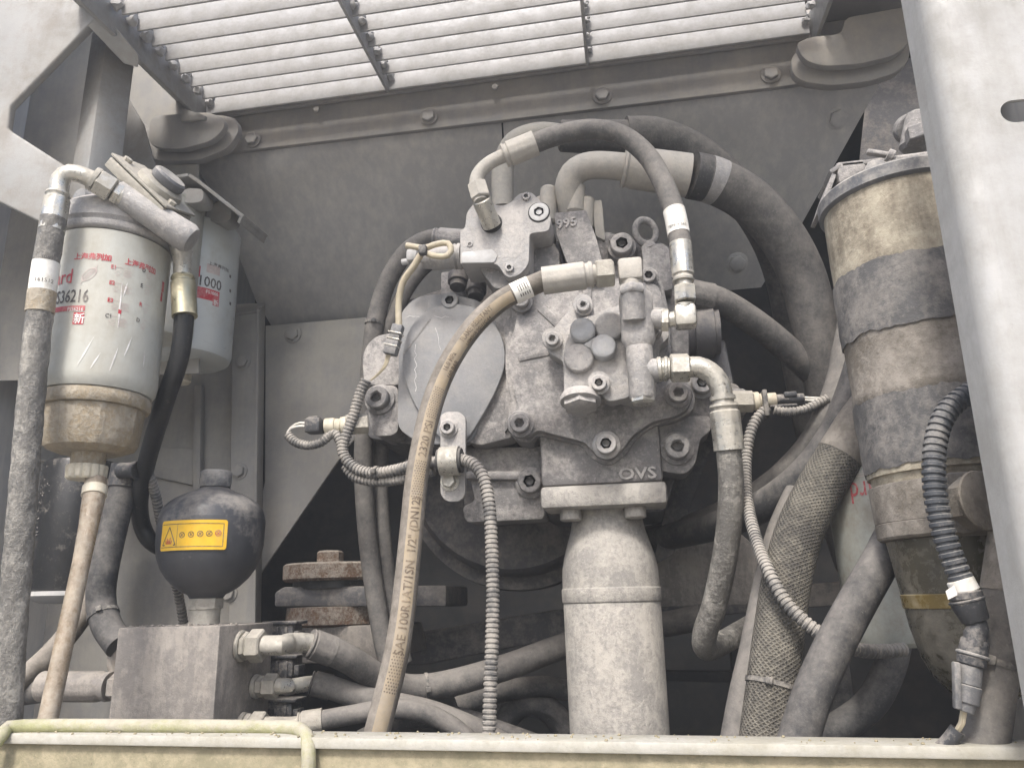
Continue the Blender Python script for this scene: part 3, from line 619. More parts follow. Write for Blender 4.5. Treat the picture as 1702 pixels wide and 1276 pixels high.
# drain hose from the bowl
t, pa, hb = hose('drain_hose', 'brown translucent drain tube hanging from the fuel filter cap', [(160, 797, .715), (158, 812, .712), (148, 870, .700), (128, 970, .685), (100, 1100, .665), (70, 1240, .650)], .0075, 'drain', 'hose')
hb.data = mesh('hose_body', ([v - ROOT[t] for v in tube(pa, .0, 20, [(0, .0105), (.012, .0108), (.03, .0104), (.05, .0092), (.09, .0082), (pa.L, .0084)])[0]], tube(pa, .0, 20, [(0, .0105), (.012, .0108), (.03, .0104), (.05, .0092), (.09, .0082), (pa.L, .0084)])[1]), 'drain')
obj('clamp_band', ring(pa, .014, .0108, .010, .0012), 'plastic_cream', t)

# ---- armoured hose at the far left with its swivel elbow
t, pa, hb = hose('sleeved_hose', 'thick hose in grimy silver sleeving running down the bay edge beside the fuel filter', [(97, 322, .630), (90, 360, .628), (78, 430, .630), (66, 520, .632), (52, 660, .636), (40, 800, .640), (27, 960, .645), (16, 1110, .650), (6, 1320, .655)], .0121, 'sleeve', 'hose')
hb.data = mesh('hose_body', ([v - ROOT[t] for v in tube(pa, .0121, 28, s0=.03, mod=lambda k, s: 1 + .05 * math.sin(k * 2.1 + s * 130) * math.sin(s * 300 + k))[0]], tube(pa, .0121, 28, s0=.03)[1]), 'sleeve')
obj('ferrule', crimp(pa.at(.0)[0], pa.at(.044)[0], .0122, grooves=8), 'zinc', t)
s1_, s2_ = pa.s[pa.near(77, 440)], pa.s[pa.near(68, 492)]
lb = obj('paper_tag', tube(pa, .0127, 28, s0=s1_, s1=s2_), 'paper', t)
for s_, x, y in (('3087', 84, 438), ('161512', 75, 476)):
    g = shift2(text2d(s_, .0062, .0012), 0, 0, .95); gw = max(v.x for v in g[0]); g = ([V(-(v.y) , v.x - gw * .5, 0) for v in g[0]], g[1])
    obj('lettering', wraptube(g, pa, .0129, pa.s[pa.near(x, y)], TO_CAM, 1), 'ink_black', lb)
obj('tape_wrap', tube(pa, .0131, 28, s0=s2_ - .004, s1=pa.s[pa.near(62, 520)]), 'bowl', t)
el = Path(PP([(97, 326, .630), (97, 312, .630), (101, 298, .630), (114, 288, .632), (132, 290, .637), (150, 297, .643), (160, 301, .646)]), .002)
obj('elbow', tube(el, .0092, 20), 'zinc', t)
n0, n1 = P(160, 300, .646), P(181, 313, .655); ax = (n1 - n0).normalized()
obj('elbow_collar', lathe(n0 - ax * .005, ax, [(0, .0095), (0, .0128), (.002, .0136), (.005, .0136), (.005, .008)], 28), 'zinc', t)
obj('swivel_nut', hexnut(n0, n0 + ax * .018, .0150), 'zinc', t)
obj('adaptor', join(hexnut(n0 + ax * .019, n0 + ax * .027, .0125), cyl(n0 + ax * .026, n0 + ax * .034, .0115)), 'zinc', t)

# ---- rear pair of fuel filters under their bracket
def rear_filter(cx, cy, Y, rpx, rows, label, bm='filter_clean'):
    c0 = P(cx, cy, Y); c = V(c0.x, c0.y, 0); top, sh, bot = rows
    t = thing('fuel_filter', label, 'filter', V(c.x, c.y, zrow(c, bot)))
    r = M(rpx, V(c.x, c.y, zrow(c, (top + bot) / 2)))
    b = obj('canister', vl(c, [(top, r * .70), (top + 3, r * .93), (top + 6, r * 1.012), (top + 9, r * 1.012), (top + 10, r), (bot - 14, r), (bot - 5, r * .96), (bot, r * .84), (bot + 2, r * .3)], 96), bm, t)
    obj('head', vl(c, [(sh, rpx * .35), (sh + 4, rpx * .74), (top - 2, rpx * .76), (top + 1, rpx * .9), (top + 3, rpx * .9)]), 'plastic_cream' if False else 'frame', t)
    return t, b, c, r
t, b, c, r = rear_filter(316, 450, 1.01, 76, (385, 352, 604), 'pale spin-on filter with FS1000 print, further from the square post, white drain knob below')
obj('drain_knob', vl(c, [(604, 10), (606, 16), (612, 18), (634, 18), (637, 15), (637, 4)], 40, lambda k, d: .93 if k % 5 == 0 else 1), 'plastic_cream', t)
obj('head_lug', plate([(345, 346), (362, 332), (384, 336), (384, 366), (362, 370), (342, 364)], .965, .028, fil=8, bev=.006, seg=3), 'frame', t)
cyltext(b, 'guard', c, r, 332, 460, 20, 'ink_red', .75, anchor='R')
cyltext(b, 'FS1000', c, r, 367, 484, 18, 'ink_black', .85, anchor='R')
cylrect(b, c, r, 318, 493, 365, 486, 'ink_red'); cyltext(b, 'FS1000', c, r + .0003, 362, 493, 6, 'ink_white', .9, anchor='R')
cylrect(b, c, r, 353, 507, 364, 497, 'ink_red'); cyltext(b, '新', c, r + .0003, 354, 506, 8, 'ink_white', .9)
cyltext(b, '上海弗列加', c, r, 346, 439, 5, 'ink_black', 1.2); cylrect(b, c, r, 343, 452, 366, 445, 'ink_pale', 'oval_emblem')
for y in (458, 482, 503): cylrect(b, c, r, 381, y + 3, 384, y, 'ink_black', 'print_block')
t, b, c, r = rear_filter(247, 450, .93, 78, (338, 312, 572), 'pale spin-on filter between the front fuel filter and the FS1000 filter, mostly hidden', 'filter_paint')
obj('head_lug', plate([(296, 322), (312, 312), (338, 314), (338, 334), (320, 338), (300, 336)], .905, .028, fil=8, bev=.006, seg=3), 'frame', t)
cylrect(b, c, r, 306, 416, 319, 402, 'ink_red'); cylrect(b, c, r, 305, 430, 318, 419, 'ink_red'); cyltext(b, '00', c, r, 302, 446, 12, 'ink_pale', .8)
br = thing('filter_bracket', 'bent steel mounting plate above the pair of rear fuel filters', 'bracket', P(330, 350, .97))
bpth = [(268, 306, .90), (292, 296, .90), (312, 293, .90), (326, 302, .90), (402, 362, .93), (398, 372, .935)]
pts = PP(bpth); back = [p + V(.0, .075, .004) for p in pts]; gg = []
for i in range(len(pts) - 1): gg.append(slab([pts[i], pts[i + 1], back[i + 1], back[i]], .005, .0006))
obj('plate', join(*gg), 'frame', br)

# ---- black feed hose with gold ferrule, from the filter head down behind
t, pa, hb = hose('fuel_hose', 'glossy black hose with gold crimped ferrule from the fuel filter head, curving under', [(307, 512, .735), (304, 550, .740), (300, 585, .745), (291, 618, .752), (279, 652, .765), (263, 702, .79), (243, 772, .84), (232, 830, .87), (236, 872, .89), (252, 900, .90), (285, 918, .93), (330, 935, .97)], .0104, 'rubber_black')
obj('ferrule', crimp(P(304, 460, .735), P(307, 526, .735), .0134, grooves=1), 'gold', t)
el = Path(PP([(297, 380, .715), (300, 398, .722), (303, 430, .732), (304, 464, .735)]), .003)
obj('elbow', tube(el, 0, 20, [(0, .0128), (.01, .0128), (.02, .0125), (.032, .0105), (el.L, .0098)]), 'zinc', t)
# second hose pair below
t, pa, hb = hose('fuel_hose', 'grey black rubber hose with a cuff, hanging beside the drain tube', [(212, 772, .86), (205, 810, .86), (190, 870, .85), (172, 950, .84), (168, 1000, .84), (178, 1040, .835), (200, 1072, .83)], .0162, 'rubber')
obj('hose_cuff', tube(pa, .0185, 24, s0=.0, s1=.03), 'plastic_dark', t)
tie(t, pa, pa.s[pa.near(168, 1020)], .0164)
hose('fuel_hose', 'rusty brown hose crossing low behind the drain tube', [(190, 800, .90), (168, 900, .89), (152, 990, .88), (120, 1045, .86), (70, 1100, .84), (20, 1140, .82)], .0125, 'rubber_brown')
t = thing('plastic_clamp', 'dark plastic clamp socket beside the drain cap, tied to a corrugated conduit', 'clamp', P(216, 800, .84))
obj('socket', cyl(P(200, 782, .845), P(226, 781, .84), .0095), 'plastic_dark', t)
obj('socket_lip', cyl(P(224, 781, .84), P(231, 781, .838), .0108), 'plastic_dark', t)
cp = Path(PP([(232, 776, .845), (246, 786, .85), (258, 820, .87), (266, 860, .89), (280, 930, .93), (296, 985, .96), (306, 1040, .98)]))
obj('corrugated_conduit', ribbed(cp, .0062, .0048), 'conduit', label='thin corrugated conduit running down behind the accumulator', cat='conduit')
# black cylinder on the wall with its lip
sc1 = P(122, 890, 1.02); scc = V(sc1.x, sc1.y, 0)
t = thing('black_canister', 'black cylindrical canister behind the drain tube, caked with grit down one side', 'canister', V(scc.x, scc.y, zrow(scc, 1006)))
obj('barrel', vl(scc, [(768, 40), (770, 54), (776, 57), (980, 57), (984, 54)]), 'rubber_black', t)
obj('base_lip', vl(scc, [(982, 40), (983, 62), (990, 62), (993, 58), (1002, 36), (1003, 10)]), 'panel', t)
fz = []; cr = M(57, sc1)
for _ in range(420):
    y = rnd.uniform(778, 980); a = -1.35 + .95 * rnd.random() ** 1.5 + (.35 * rnd.random() if y < 830 else 0); z = zrow(scc, y)
    fz.append(lump(V(scc.x + cr * math.sin(a), scc.y - cr * math.cos(a), z), rnd.uniform(.0006, .0019)))
o = obj('grit_crust', join(*fz), 'rubber_dusty', t); o['kind'] = 'stuff'

# ================================================================== accumulator on its manifold block
AY = .87; a0 = P(352, 880, AY); ac = V(a0.x, a0.y, 0)
acc = thing('accumulator', 'dark grey bulb shaped hydraulic accumulator with yellow warning sticker', 'accumulator', V(ac.x, ac.y, zrow(ac, 1036)))
AR = M(84.5, V(ac.x, ac.y, zrow(ac, 890)))
obj('lower_shell', vl(ac, [(862, 60), (863, 83.5), (866, 84.5), (905, 84.5), (925, 82), (945, 75), (962, 64), (975, 51), (983, 40), (988, 30), (994, 26), (994, 8)]), 'accum', acc)
obj('upper_shell', vl(ac, [(808, 18), (813, 26), (817, 33), (822, 46), (830, 61), (838, 71), (847, 78.5), (856, 82), (862, 83.2), (864, 84)]), 'accum', acc)
obj('valve_cap', vl(ac, [(782, 8), (783, 23), (786, 25), (805, 25), (810, 24), (810, 10)]), 'plastic_grey', acc)
obj('hex_boss', lathe(V(ac.x, ac.y, zrow(ac, 993)), V(0, 0, -1), [(0, .016), (.001, .0195), (.012, .0195), (.0135, .017)], 6), 'zinc_old', acc)
obj('threaded_stem', vl(ac, [(1008, 25), (1012, 26), (1013, 24), (1030, 24), (1036, 25)]), 'zinc_old', acc)
# sticker bent round the shell
px0, px1 = hitcyl(269, 893, ac, AR)[0], hitcyl(377, 893, ac, AR)[0]; zt, zb = zrow(ac, 872), zrow(ac, 919)
wd = (px1 - px0) * AR; hh = zt - zb
def rr2d(x0, y0, x1, y1, rc, nx=24):
    xs = sorted(set([x0 + (x1 - x0) * i / nx for i in range(nx + 1)] + [x0 + rc * (1 - math.cos(R(a))) for a in range(0, 91, 15)] + [x1 - rc * (1 - math.cos(R(a))) for a in range(0, 91, 15)])); vs = []
    for x in xs:
        e = min(x - x0, x1 - x); d = rc - math.sqrt(max(0, rc * rc - (rc - e) ** 2)) if e < rc else 0
        vs += [V(x, y0 + d, 0), V(x, y1 - d, 0)]
    return vs, [[2 * i, 2 * i + 2, 2 * i + 3, 2 * i + 1] for i in range(len(xs) - 1)]
ST = obj('warning_sticker', wrapcyl(rr2d(0, 0, wd, hh, .003), ac, AR, px0, zb, .0004), 'yellow', acc)
bl = .0006; fr = [rect2d(.002, .0035, wd - .0045, .0035 + bl, 24), rect2d(.002, hh - .0045, wd - .0045, hh - .0045 + bl, 24), rect2d(wd - .0045, .0035, wd - .0045 + bl, hh - .0039, 1), rect2d(.31 * wd, .0035, .31 * wd + bl * .7, hh - .0045, 1)]
tx, ty, th_ = .175 * wd, .0062, .60 * hh; tw = .118 * wd
fr += [line2d(tx - tw, ty, tx + tw, ty, .0013), line2d(tx - tw, ty, tx, ty + th_, .0010), line2d(tx + tw, ty, tx, ty + th_, .0010)]
obj('frame_print', wrapcyl(join(*fr), ac, AR, px0, zb, .0008), 'ink_black', ST)
obj('flame_print', wrapcyl(join(*[line2d(tx + k * .0016, ty + .001, tx + k * .0022, ty + .001 + hgt, .0011) for k, hgt in ((-2, .004), (-1, .0065), (0, .0045), (1, .007), (2, .004))]), ac, AR, px0, zb, .0008), 'ink_red', ST)
for k in range(5):
    fx = hitcyl(302.5 + 14.9 * k, 893, ac, AR)[0]; fx = (fx - px0) * AR; y = hh * (.50 + .012 * k); rc = .0034
    g = join(ring2d(fx, y, rc, rc * .80, 18), line2d(fx - rc * .6, y - rc * .6, fx + rc * .6, y + rc * .6, .0006), line2d(fx - rc * .5, y + rc * .45, fx + rc * .5, y - rc * .45, .0005), line2d(fx, y - rc * .5, fx + rc * .2 * (k - 2), y + rc * .5, .0005))
    obj('prohibition_mark', wrapcyl(g, ac, AR, px0, zb, .0008), 'ink_red' if k == 4 else 'ink_brown', ST)

blk = thing('manifold_block', 'brown grey rectangular hydraulic manifold block under the accumulator', 'manifold', P(280, 1260, .80))
bz0 = P(280, 1290, .80).z; bt = P(280, 1041, .80).z; bx0, bx1 = P(196, 1045, .80).x, P(366, 1039, .80).x; by1 = .925
obj('block', box(V((bx0 + bx1) / 2, (.80 + by1) / 2, (bz0 + bt) / 2), bx1 - bx0, by1 - .80, bt - bz0, None, .0022), 'block', blk)
def fit_nut(parent, c, ax, r, l1, l2, m='zinc_old'):
    obj('adaptor', join(cyl(c, c + ax * l1 * .45, r * 1.02), hexnut(c + ax * l1 * .4, c + ax * l1, r * .92)), m, parent)
    return obj('union_nut', hexnut(c + ax * (l1 + .001), c + ax * (l1 + l2), r * 1.08), m, parent)
ex = V(1, 0, 0)
# right side hoses (three) out of the block
c = V(bx1, .845, zrow(V(bx1, .845, 0), 1073)); fit_nut(blk, c, ex, .0165, .011, .018)
e = c + ex * .03; pE = proj(e)
t, pa, hb = hose('return_hose', 'upper manifold hose with swaged elbow, sagging behind the printed hose then rising', [(545, 1078, .90), (580, 1095, .92), (640, 1132, .97), (690, 1143, 1.0), (760, 1132, 1.02), (850, 1105, 1.05), (940, 1072, 1.08), (1040, 1045, 1.10), (1110, 1036, 1.10), (1170, 1024, 1.08)], .0165, 'rubber_dusty')
tb = Path([c + ex * .024, c + ex * .05, P(480, 1068, .865), P(512, 1068, .885), P(550, 1080, .902)], .004); obj('elbow', tube(tb, .0108, 20), 'zinc', t)
obj('elbow_collar', ring(tb, tb.L - .022, .0108, .004, .0035), 'zinc', t); obj('ferrule', crimp(P(514, 1068, .886), P(552, 1082, .904), .0172, grooves=8), 'rubber_dusty', t)
tie(t, pa, pa.s[pa.near(706, 1145)], .0168)
c = V(bx1, .885, zrow(V(bx1, .885, 0), 1140)); fit_nut(blk, c, ex, .0128, .012, .017)
t, pa, hb = hose('return_hose', 'middle hose from the manifold block, running low behind the printed hose', [(545, 1140, .93), (600, 1158, .94), (660, 1170, .95), (720, 1184, .96), (790, 1212, .96), (850, 1245, .96)], .0135, 'rubber_dusty')
tb = Path([c + ex * .024, c + ex * .04, P(480, 1141, .905), P(522, 1135, .925), P(552, 1142, .932)], .004); obj('elbow', tube(tb, .0088, 20), 'zinc', t)
obj('elbow_collar', ring(tb, tb.L - .02, .0088, .004, .003), 'zinc', t); obj('ferrule', crimp(P(516, 1134, .924), P(550, 1142, .932), .0145, grooves=8), 'rubber_dusty', t)
c = V(bx1, .86, zrow(V(bx1, .86, 0), 1204)); fit_nut(blk, c, ex, .0128, .012, .017)
t, pa, hb = hose('return_hose', 'lowest hose from the manifold block, just above the sill, crimped end showing', [(530, 1197, .88), (580, 1188, .89), (640, 1178, .90), (700, 1182, .91), (750, 1205, .92), (790, 1240, .92)], .0105, 'rubber_dusty')
obj('ferrule', crimp(P(496, 1202, .875), P(536, 1196, .882), .0128, grooves=8), 'zinc_old', t); tb = Path([c + ex * .024, c + ex * .04, P(480, 1204, .872), P(500, 1202, .876)], .004); obj('elbow', tube(tb, .0085, 18), 'zinc_old', t)
# left side fittings
ew = V(-1, 0, 0); c = V(bx0, .84, zrow(V(bx0, .84, 0), 1083))
obj('adaptor', hexnut(c, c + ew * .016, .0125), 'block', blk)
tb = Path([c + ew * .01, c + ew * .020, c + V(-.026, 0, -.006), c + V(-.024, .004, -.020), c + V(-.014, .012, -.032)], .003); obj('elbow', tube(tb, .0105, 18), 'block', blk)
c = V(bx0, .83, zrow(V(bx0, .83, 0), 1140)); obj('adaptor', hexnut(c, c + ew * .019, .0165), 'block', blk)
t, pa, hb = hose('return_hose', 'hose leaving the manifold block towards the sleeved hose, long grooved ferrule', [(100, 1140, .835), (60, 1146, .84), (-40, 1160, .85)], .0148, 'rubber_dusty')
obj('ferrule', crimp(c + ew * .022, P(72, 1140, .835), .0165, grooves=8), 'block', t)
# solenoid plugs behind the block
for i, (x, y, lab) in enumerate(((470, 1052, 'black ribbed solenoid plug behind the upper manifold hose'), (470, 1108, 'black ribbed solenoid plug between the upper and middle manifold hoses'), (468, 1180, 'black ribbed solenoid plug between the middle and lowest manifold hoses'))):
    t = thing('solenoid_plug', lab, 'plug', P(x, y + 20, .955), 'plugs behind the manifold block'); c = P(x, y, .955)
    obj('body', box(c, .040, .03, .022, None, .003), 'plastic_dark', t); obj('lid', box(c + V(.003, -.002, .013), .046, .034, .004, None, .0012), 'plastic_dark', t)
    for k in (-1, 0, 1): obj('rib', box(c + V(.012 * k, -.0155, -.002), .0035, .003, .02, None, .0008), 'plastic_dark', t)
    obj('clip', box(c + V(.024, -.004, -.003), .006, .02, .012, None, .001), 'plastic_dark', t)
# rusty engine mount stack
mc0 = P(560, 1000, 1.16); mcx = V(mc0.x, mc0.y, 0)
mt = thing('engine_mount', 'rusty stacked rubber engine mount with bolt on top, in shadow', 'engine mount', V(mcx.x, mcx.y, zrow(mcx, 1110)))
obj('bolt_head', lathe(V(mcx.x - .005, mcx.y - .02, zrow(mcx, 938)), V(0, 0, 1), [(0, .02), (.017, .02), (.02, .017), (.02, 0)], 6), 'rust', mt)
obj('top_washer', vl(mcx, [(936, 20), (937, 84), (940, 88), (962, 88), (966, 84), (966, 20)]), 'rust', mt)
obj('rubber_pad', vl(mcx, [(964, 30), (965, 72), (978, 72), (978, 20)]), 'rubber_black', mt)
obj('clamp_plate', plate([(455, 985), (470, 975), (742, 972), (742, 1008), (455, 1008)], 1.10, .14, bev=.004), 'cast_dark', mt)
obj('lower_ring', vl(mcx, [(1006, 40), (1008, 80), (1036, 82), (1040, 70)]), 'rust', mt)
obj('foot_plate', plate([(425, 1042), (650, 1038), (660, 1090), (610, 1100), (425, 1104)], 1.10, .16, bev=.003), 'block', mt)

# loose grit lying on the block
fz = [lump(V(rnd.uniform(bx0, bx1), rnd.uniform(.801, .85), bt + .0004), rnd.uniform(.0005, .0017)) for _ in range(90)]
o = obj('loose_grit', join(*fz), 'block', blk); o['kind'] = 'stuff'

# ================================================================== hydraulic pump
pump = thing('hydraulic_pump', 'big grey cast hydraulic pump with bolted covers in the middle of the bay', 'pump', P(900, 870, .95))
BY = .945
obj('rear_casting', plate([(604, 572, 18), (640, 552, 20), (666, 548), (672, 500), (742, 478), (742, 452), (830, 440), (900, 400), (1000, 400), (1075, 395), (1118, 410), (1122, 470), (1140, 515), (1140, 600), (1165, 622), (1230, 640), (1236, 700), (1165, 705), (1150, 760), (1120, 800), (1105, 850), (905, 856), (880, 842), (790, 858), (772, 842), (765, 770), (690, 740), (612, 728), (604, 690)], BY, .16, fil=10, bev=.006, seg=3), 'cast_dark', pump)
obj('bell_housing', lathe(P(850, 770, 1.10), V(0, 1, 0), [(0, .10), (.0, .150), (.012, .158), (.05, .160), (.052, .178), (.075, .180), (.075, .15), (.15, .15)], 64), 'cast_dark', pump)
obj('lower_web', plate([(770, 745), (905, 742), (905, 862), (775, 868), (768, 842), (790, 832), (780, 790)], .925, .05, fil=8, bev=.005), 'cast', pump)
obj('web_rib', plate([(772, 782), (900, 782), (900, 798), (772, 796)], .915, .02, bev=.004), 'cast', pump)
bolt(pump, P(883, 802, .922), M(19, .92), m='cast')
# left servo boss and cover
obj('servo_boss', plate([(602, 585, 25), (622, 558, 25), (672, 550), (672, 640), (604, 640)], .905, .06, fil=16, bev=.014, seg=4), 'cast', pump)
obj('bolt_boss', plate([(612, 640), (662, 640), (662, 722), (622, 726), (612, 700)], .905, .06, fil=14, bev=.005), 'cast', pump)
bolt(pump, P(632, 664, .904), M(20, .9), m='cast')
obj('cover_plate', plate([(664, 520), (690, 493), (742, 486), (800, 500), (824, 530), (834, 590), (816, 655), (784, 737), (700, 739), (660, 712)], .892, .016, fil=16, bev=.0016), 'cast_clean', pump)
cpp = Path([V(x, y, 0) for x, y in ((752, 503), (800, 516), (832, 556), (839, 602), (824, 648), (798, 696), (772, 732), (742, 733), (710, 704), (683, 658), (669, 606), (676, 556), (706, 518), (751.5, 503))], 12)
cp0 = [(q.x, q.y) for q in cpp.p[:-1]]
obj('cover_disc', plate(cp0, .884, .010, bev=.0014), 'cast_clean', pump)
obj('cover_seam', slab([P(714, 620 - 90, .8835), P(716, 531, .8835), P(672, 588, .8835), P(670, 587, .8835)], .0012, 0), 'cast', pump)
bolt(pump, P(750, 503, .892), M(15, .89), m='cast_clean', washer=False)
obj('top_pad', plate([(732, 452), (782, 446), (782, 500), (732, 500)], .93, .04, bev=.003), 'cast', pump)
for x, y, r_ in ((762, 458, 17), (792, 474, 17)):
    c = P(x, y, .915); obj('port_plug', lathe(c, V(0, -.3, -1), [(0, M(r_, c)), (.012, M(r_, c)), (.013, M(r_ - 4, c)), (.02, M(r_ - 4, c)), (.02, .002)], 24), 'cast_dark', pump)
# neck between the covers
obj('neck', plate([(796, 505), (866, 500), (872, 700), (848, 728), (800, 740), (778, 736)], .8945, .04, bev=.003), 'cast', pump)
obj('neck_rib', plate([(838, 540), (852, 520), (856, 560), (850, 700), (838, 720), (842, 620)], .889, .02, fil=4, bev=.003), 'cast', pump)
# front cover right: big irregular lid
lid = obj('front_lid', plate([(862, 486, 10), (900, 478), (940, 470), (1040, 462), (1096, 474), (1106, 520), (1110, 600), (1126, 630), (1148, 648, 14), (1148, 676, 14), (1122, 692), (1086, 700), (1052, 722), (1034, 748), (1012, 766, 14), (986, 752), (972, 734), (930, 724), (893, 714), (880, 726, 12), (856, 722, 12), (848, 702, 12), (860, 672), (846, 620), (846, 580), (858, 534)], .868, .055, fil=12, bev=.004, seg=3), 'cast', pump)
obj('lid_flange', plate([(852, 486, 10), (900, 474), (1100, 464), (1112, 520), (1116, 600), (1130, 628), (1156, 646, 14), (1154, 682, 14), (1126, 698), (1090, 706), (1058, 728), (1040, 756), (1012, 776, 14), (980, 760), (968, 740), (930, 732), (893, 722), (880, 736, 12), (852, 730, 12), (841, 702, 12), (852, 672), (840, 620), (840, 580), (850, 534)], .884, .045, fil=12, bev=.004), 'cast', pump)
obj('rib', slab([P(892, 515, .866), P(904, 506, .866), P(936, 535, .866), P(925, 546, .866)], .02, .002), 'cast', pump)
obj('rib', slab([P(860, 590, .866), P(912, 574, .866), P(914, 590, .866), P(862, 601, .866)], .02, .002), 'cast', pump)
obj('rib', slab([P(968, 462, .866), P(984, 462, .866), P(984, 500, .866), P(968, 500, .866)], .02, .002), 'cast', pump)
for x, y, r_ in ((868, 502, 14), (866, 706, 16), (1008, 740, 17), (1127, 656, 16)):
    obj('screw_boss', lathe(P(x, y, .874), V(0, -1, 0), [(0, M(r_ + 7, .87)), (.011, M(r_ + 5, .87)), (.013, M(r_ + 3, .87)), (.013, .003)], 28), 'cast', pump); bolt(pump, P(x, y, .861), M(r_, .86), m='gear' if y == 740 else 'cast')
# gear pump bolted on the lid
gp = thing('gear_pump', 'small pale pilot gear pump with clover shaped cap bolted on the main pump lid', 'gear pump', P(1000, 690, .83))
obj('mount_plate', plate([(906, 572, 10), (912, 556, 10), (958, 500, 10), (976, 496, 10), (990, 520), (1036, 505), (1108, 512), (1112, 560), (1096, 575), (1090, 650), (1062, 672), (1020, 660), (1002, 664), (985, 656), (938, 676), (936, 600), (912, 586, 10)], .842, .03, fil=6, bev=.003, seg=3), 'gear', gp)
obj('pump_body', plate([(942, 560), (960, 530), (1035, 512), (1048, 540), (1048, 660), (1010, 668), (985, 640), (938, 672), (937, 590)], .822, .025, fil=10, bev=.004, seg=3), 'gear', gp)
for x, y, r_, m_, h_ in ((1014, 546, 25, 'gear', .012), (963, 598, 25, 'gear', .011), (970, 555, 21, 'grime', .017), (1004, 582, 21, 'grime', .017)):
    c = P(x, y, .824); r_ = M(r_, c); obj('clover_boss', lathe(c, V(0, -1, 0), [(0, r_), (h_ - .003, r_), (h_ - .001, r_ * .94), (h_, r_ * .84), (h_, .001)], 32), m_, gp)
obj('clover_bridge', slab([P(968, 572, .811), P(986, 560, .811), P(1006, 568, .811), P(992, 586, .811)], .012, .002), 'grime', gp)
for x, y, r_, Y_ in ((970, 510, 12, .838), (919, 566, 12, .838), (1082, 551, 13, .822), (996, 639, 13, .815)):
    obj('screw_boss', lathe(P(x, y, Y_ + .012), V(0, -1, 0), [(0, M(r_ + 5, .84)), (.013, M(r_ + 4, .84)), (.013, .003)], 24), 'gear', gp); bolt(gp, P(x, y, Y_), M(r_, Y_), m='gear')
bp = P(965, 664, .825)
obj('blank_boss', lathe(bp + V(0, 0, .006), V(0, -.25, -1), [(0, .020), (.004, .0225), (.010, .0225), (.012, .019)], 28), 'gear', gp)
obj('blank_plug', lathe(bp + V(0, -.003, -.005), V(0, -.25, -1), [(0, .0195), (.005, .0195), (.007, .016), (.007, 0)], 6), 'gear', gp)
# relief valve column
vc0 = P(1061, 560, .800); vc = V(vc0.x, vc0.y, 0)
obj('valve_body', vl(vc, [(472, 12), (474, 18), (484, 20), (490, 26), (498, 28), (565, 28), (574, 24), (578, 22), (580, 21)]), 'gear', gp)
obj('valve_tail', vl(vc, [(574, 20), (576, 22), (660, 22), (663, 20), (663, 8)]), 'gear', gp)
obj('valve_plug', lathe(V(vc.x, vc.y, zrow(vc, 659)), V(0, 0, -1), [(0, .0135), (.006, .0135), (.0085, .011), (.0085, 0)], 6), 'zinc', gp)
obj('side_port', join(cyl(P(1070, 531, .80), P(1102, 531, .80), M(17, .8)), ), 'gear', gp)
obj('tee_port', join(cyl(P(1064, 614, .80), P(1098, 616, .80), M(19, .8))), 'gear', gp)
# flange and suction pipe
FYY = .889; FXa, FXb = P(899, 800, FYY), P(1103, 800, FYY)
fl = thing('suction_flange', 'wide cast suction flange with raised letters under the pump lid', 'flange', P(1000, 850, .85))
fzt, fzm, fzb = P(1000, 700, FYY).z, P(1000, 804, FYY).z, P(1000, 842, FYY).z
obj('neck_block', box(V((FXa.x + FXb.x) / 2, FYY + .075, (fzt + fzm) / 2), FXb.x - FXa.x, .15, fzt - fzm, None, .006), 'cast', fl)
obj('flange_plate', box(V((FXa.x + FXb.x) / 2 + .001, FYY - .004 + .08, (fzm + fzb) / 2), FXb.x - FXa.x + .004, .16, fzm - fzb - .0006, None, .005), 'suction', fl)
g = text2d('OVS', .0185, 0, .02); ux = (P(1078, 788, FYY - .0002) - P(1028, 788, FYY - .0002)).normalized()
gv = shift2(g, 0, 0, 1.25, 1.0); top_ = flat(gv, P(1028, 797, FYY - .0002), V(1, 0, 0), V(0, 0, 1), V(0, -1, 0), .0022); n_ = len(top_[0]); bot_ = [v + V(0, .002, 0) for v in top_[0]]
from collections import Counter
def emboss(g3, dv):
    ec = Counter(); 
    for f in g3[1]:
        for i in range(len(f)): ec[(f[i], f[(i + 1) % len(f)])] += 1
    n = len(g3[0]); vs = list(g3[0]) + [v + dv for v in g3[0]]; fs = list(g3[1])
    for (a, b) in ec:
        if (b, a) not in ec: fs.append([b, a, a + n, b + n])
    return vs, fs
obj('raised_letters', emboss(top_, V(0, .003, 0)), 'gear', fl)
for x, y in ((948, 842), (1055, 840)):
    c = P(x, y, FYY + .022); obj('bolt', join(lathe(V(c.x, c.y, fzb + .001), V(0, 0, -1), [(0, M(17, c)), (.001, M(18, c)), (.012, M(18, c)), (.0135, M(15, c)), (.0135, 0)], 28)), 'suction', fl)
pc0 = P(1017, 1000, .955); pcx = V(pc0.x, pc0.y, 0)
sp = thing('suction_pipe', 'fat pale grey steel suction pipe with weld ring rising from behind the sill', 'pipe', V(pcx.x, pcx.y, zrow(pcx, 1300)))
obj('reducer', vl(pcx, [(838, 57), (860, 57.5), (880, 61), (905, 69), (925, 75), (945, 79), (965, 80), (976, 80.5)]), 'suction', sp)
obj('weld_ring', vl(pcx, [(975, 79), (977, 81.5), (979, 82.2), (998, 82.2), (1000, 81.5), (1001, 80)]), 'suction', sp)
obj('pipe', vl(pcx, [(1000, 79.5), (1002, 80.5), (1230, 82.5), (1300, 82.5)]), 'suction', sp)

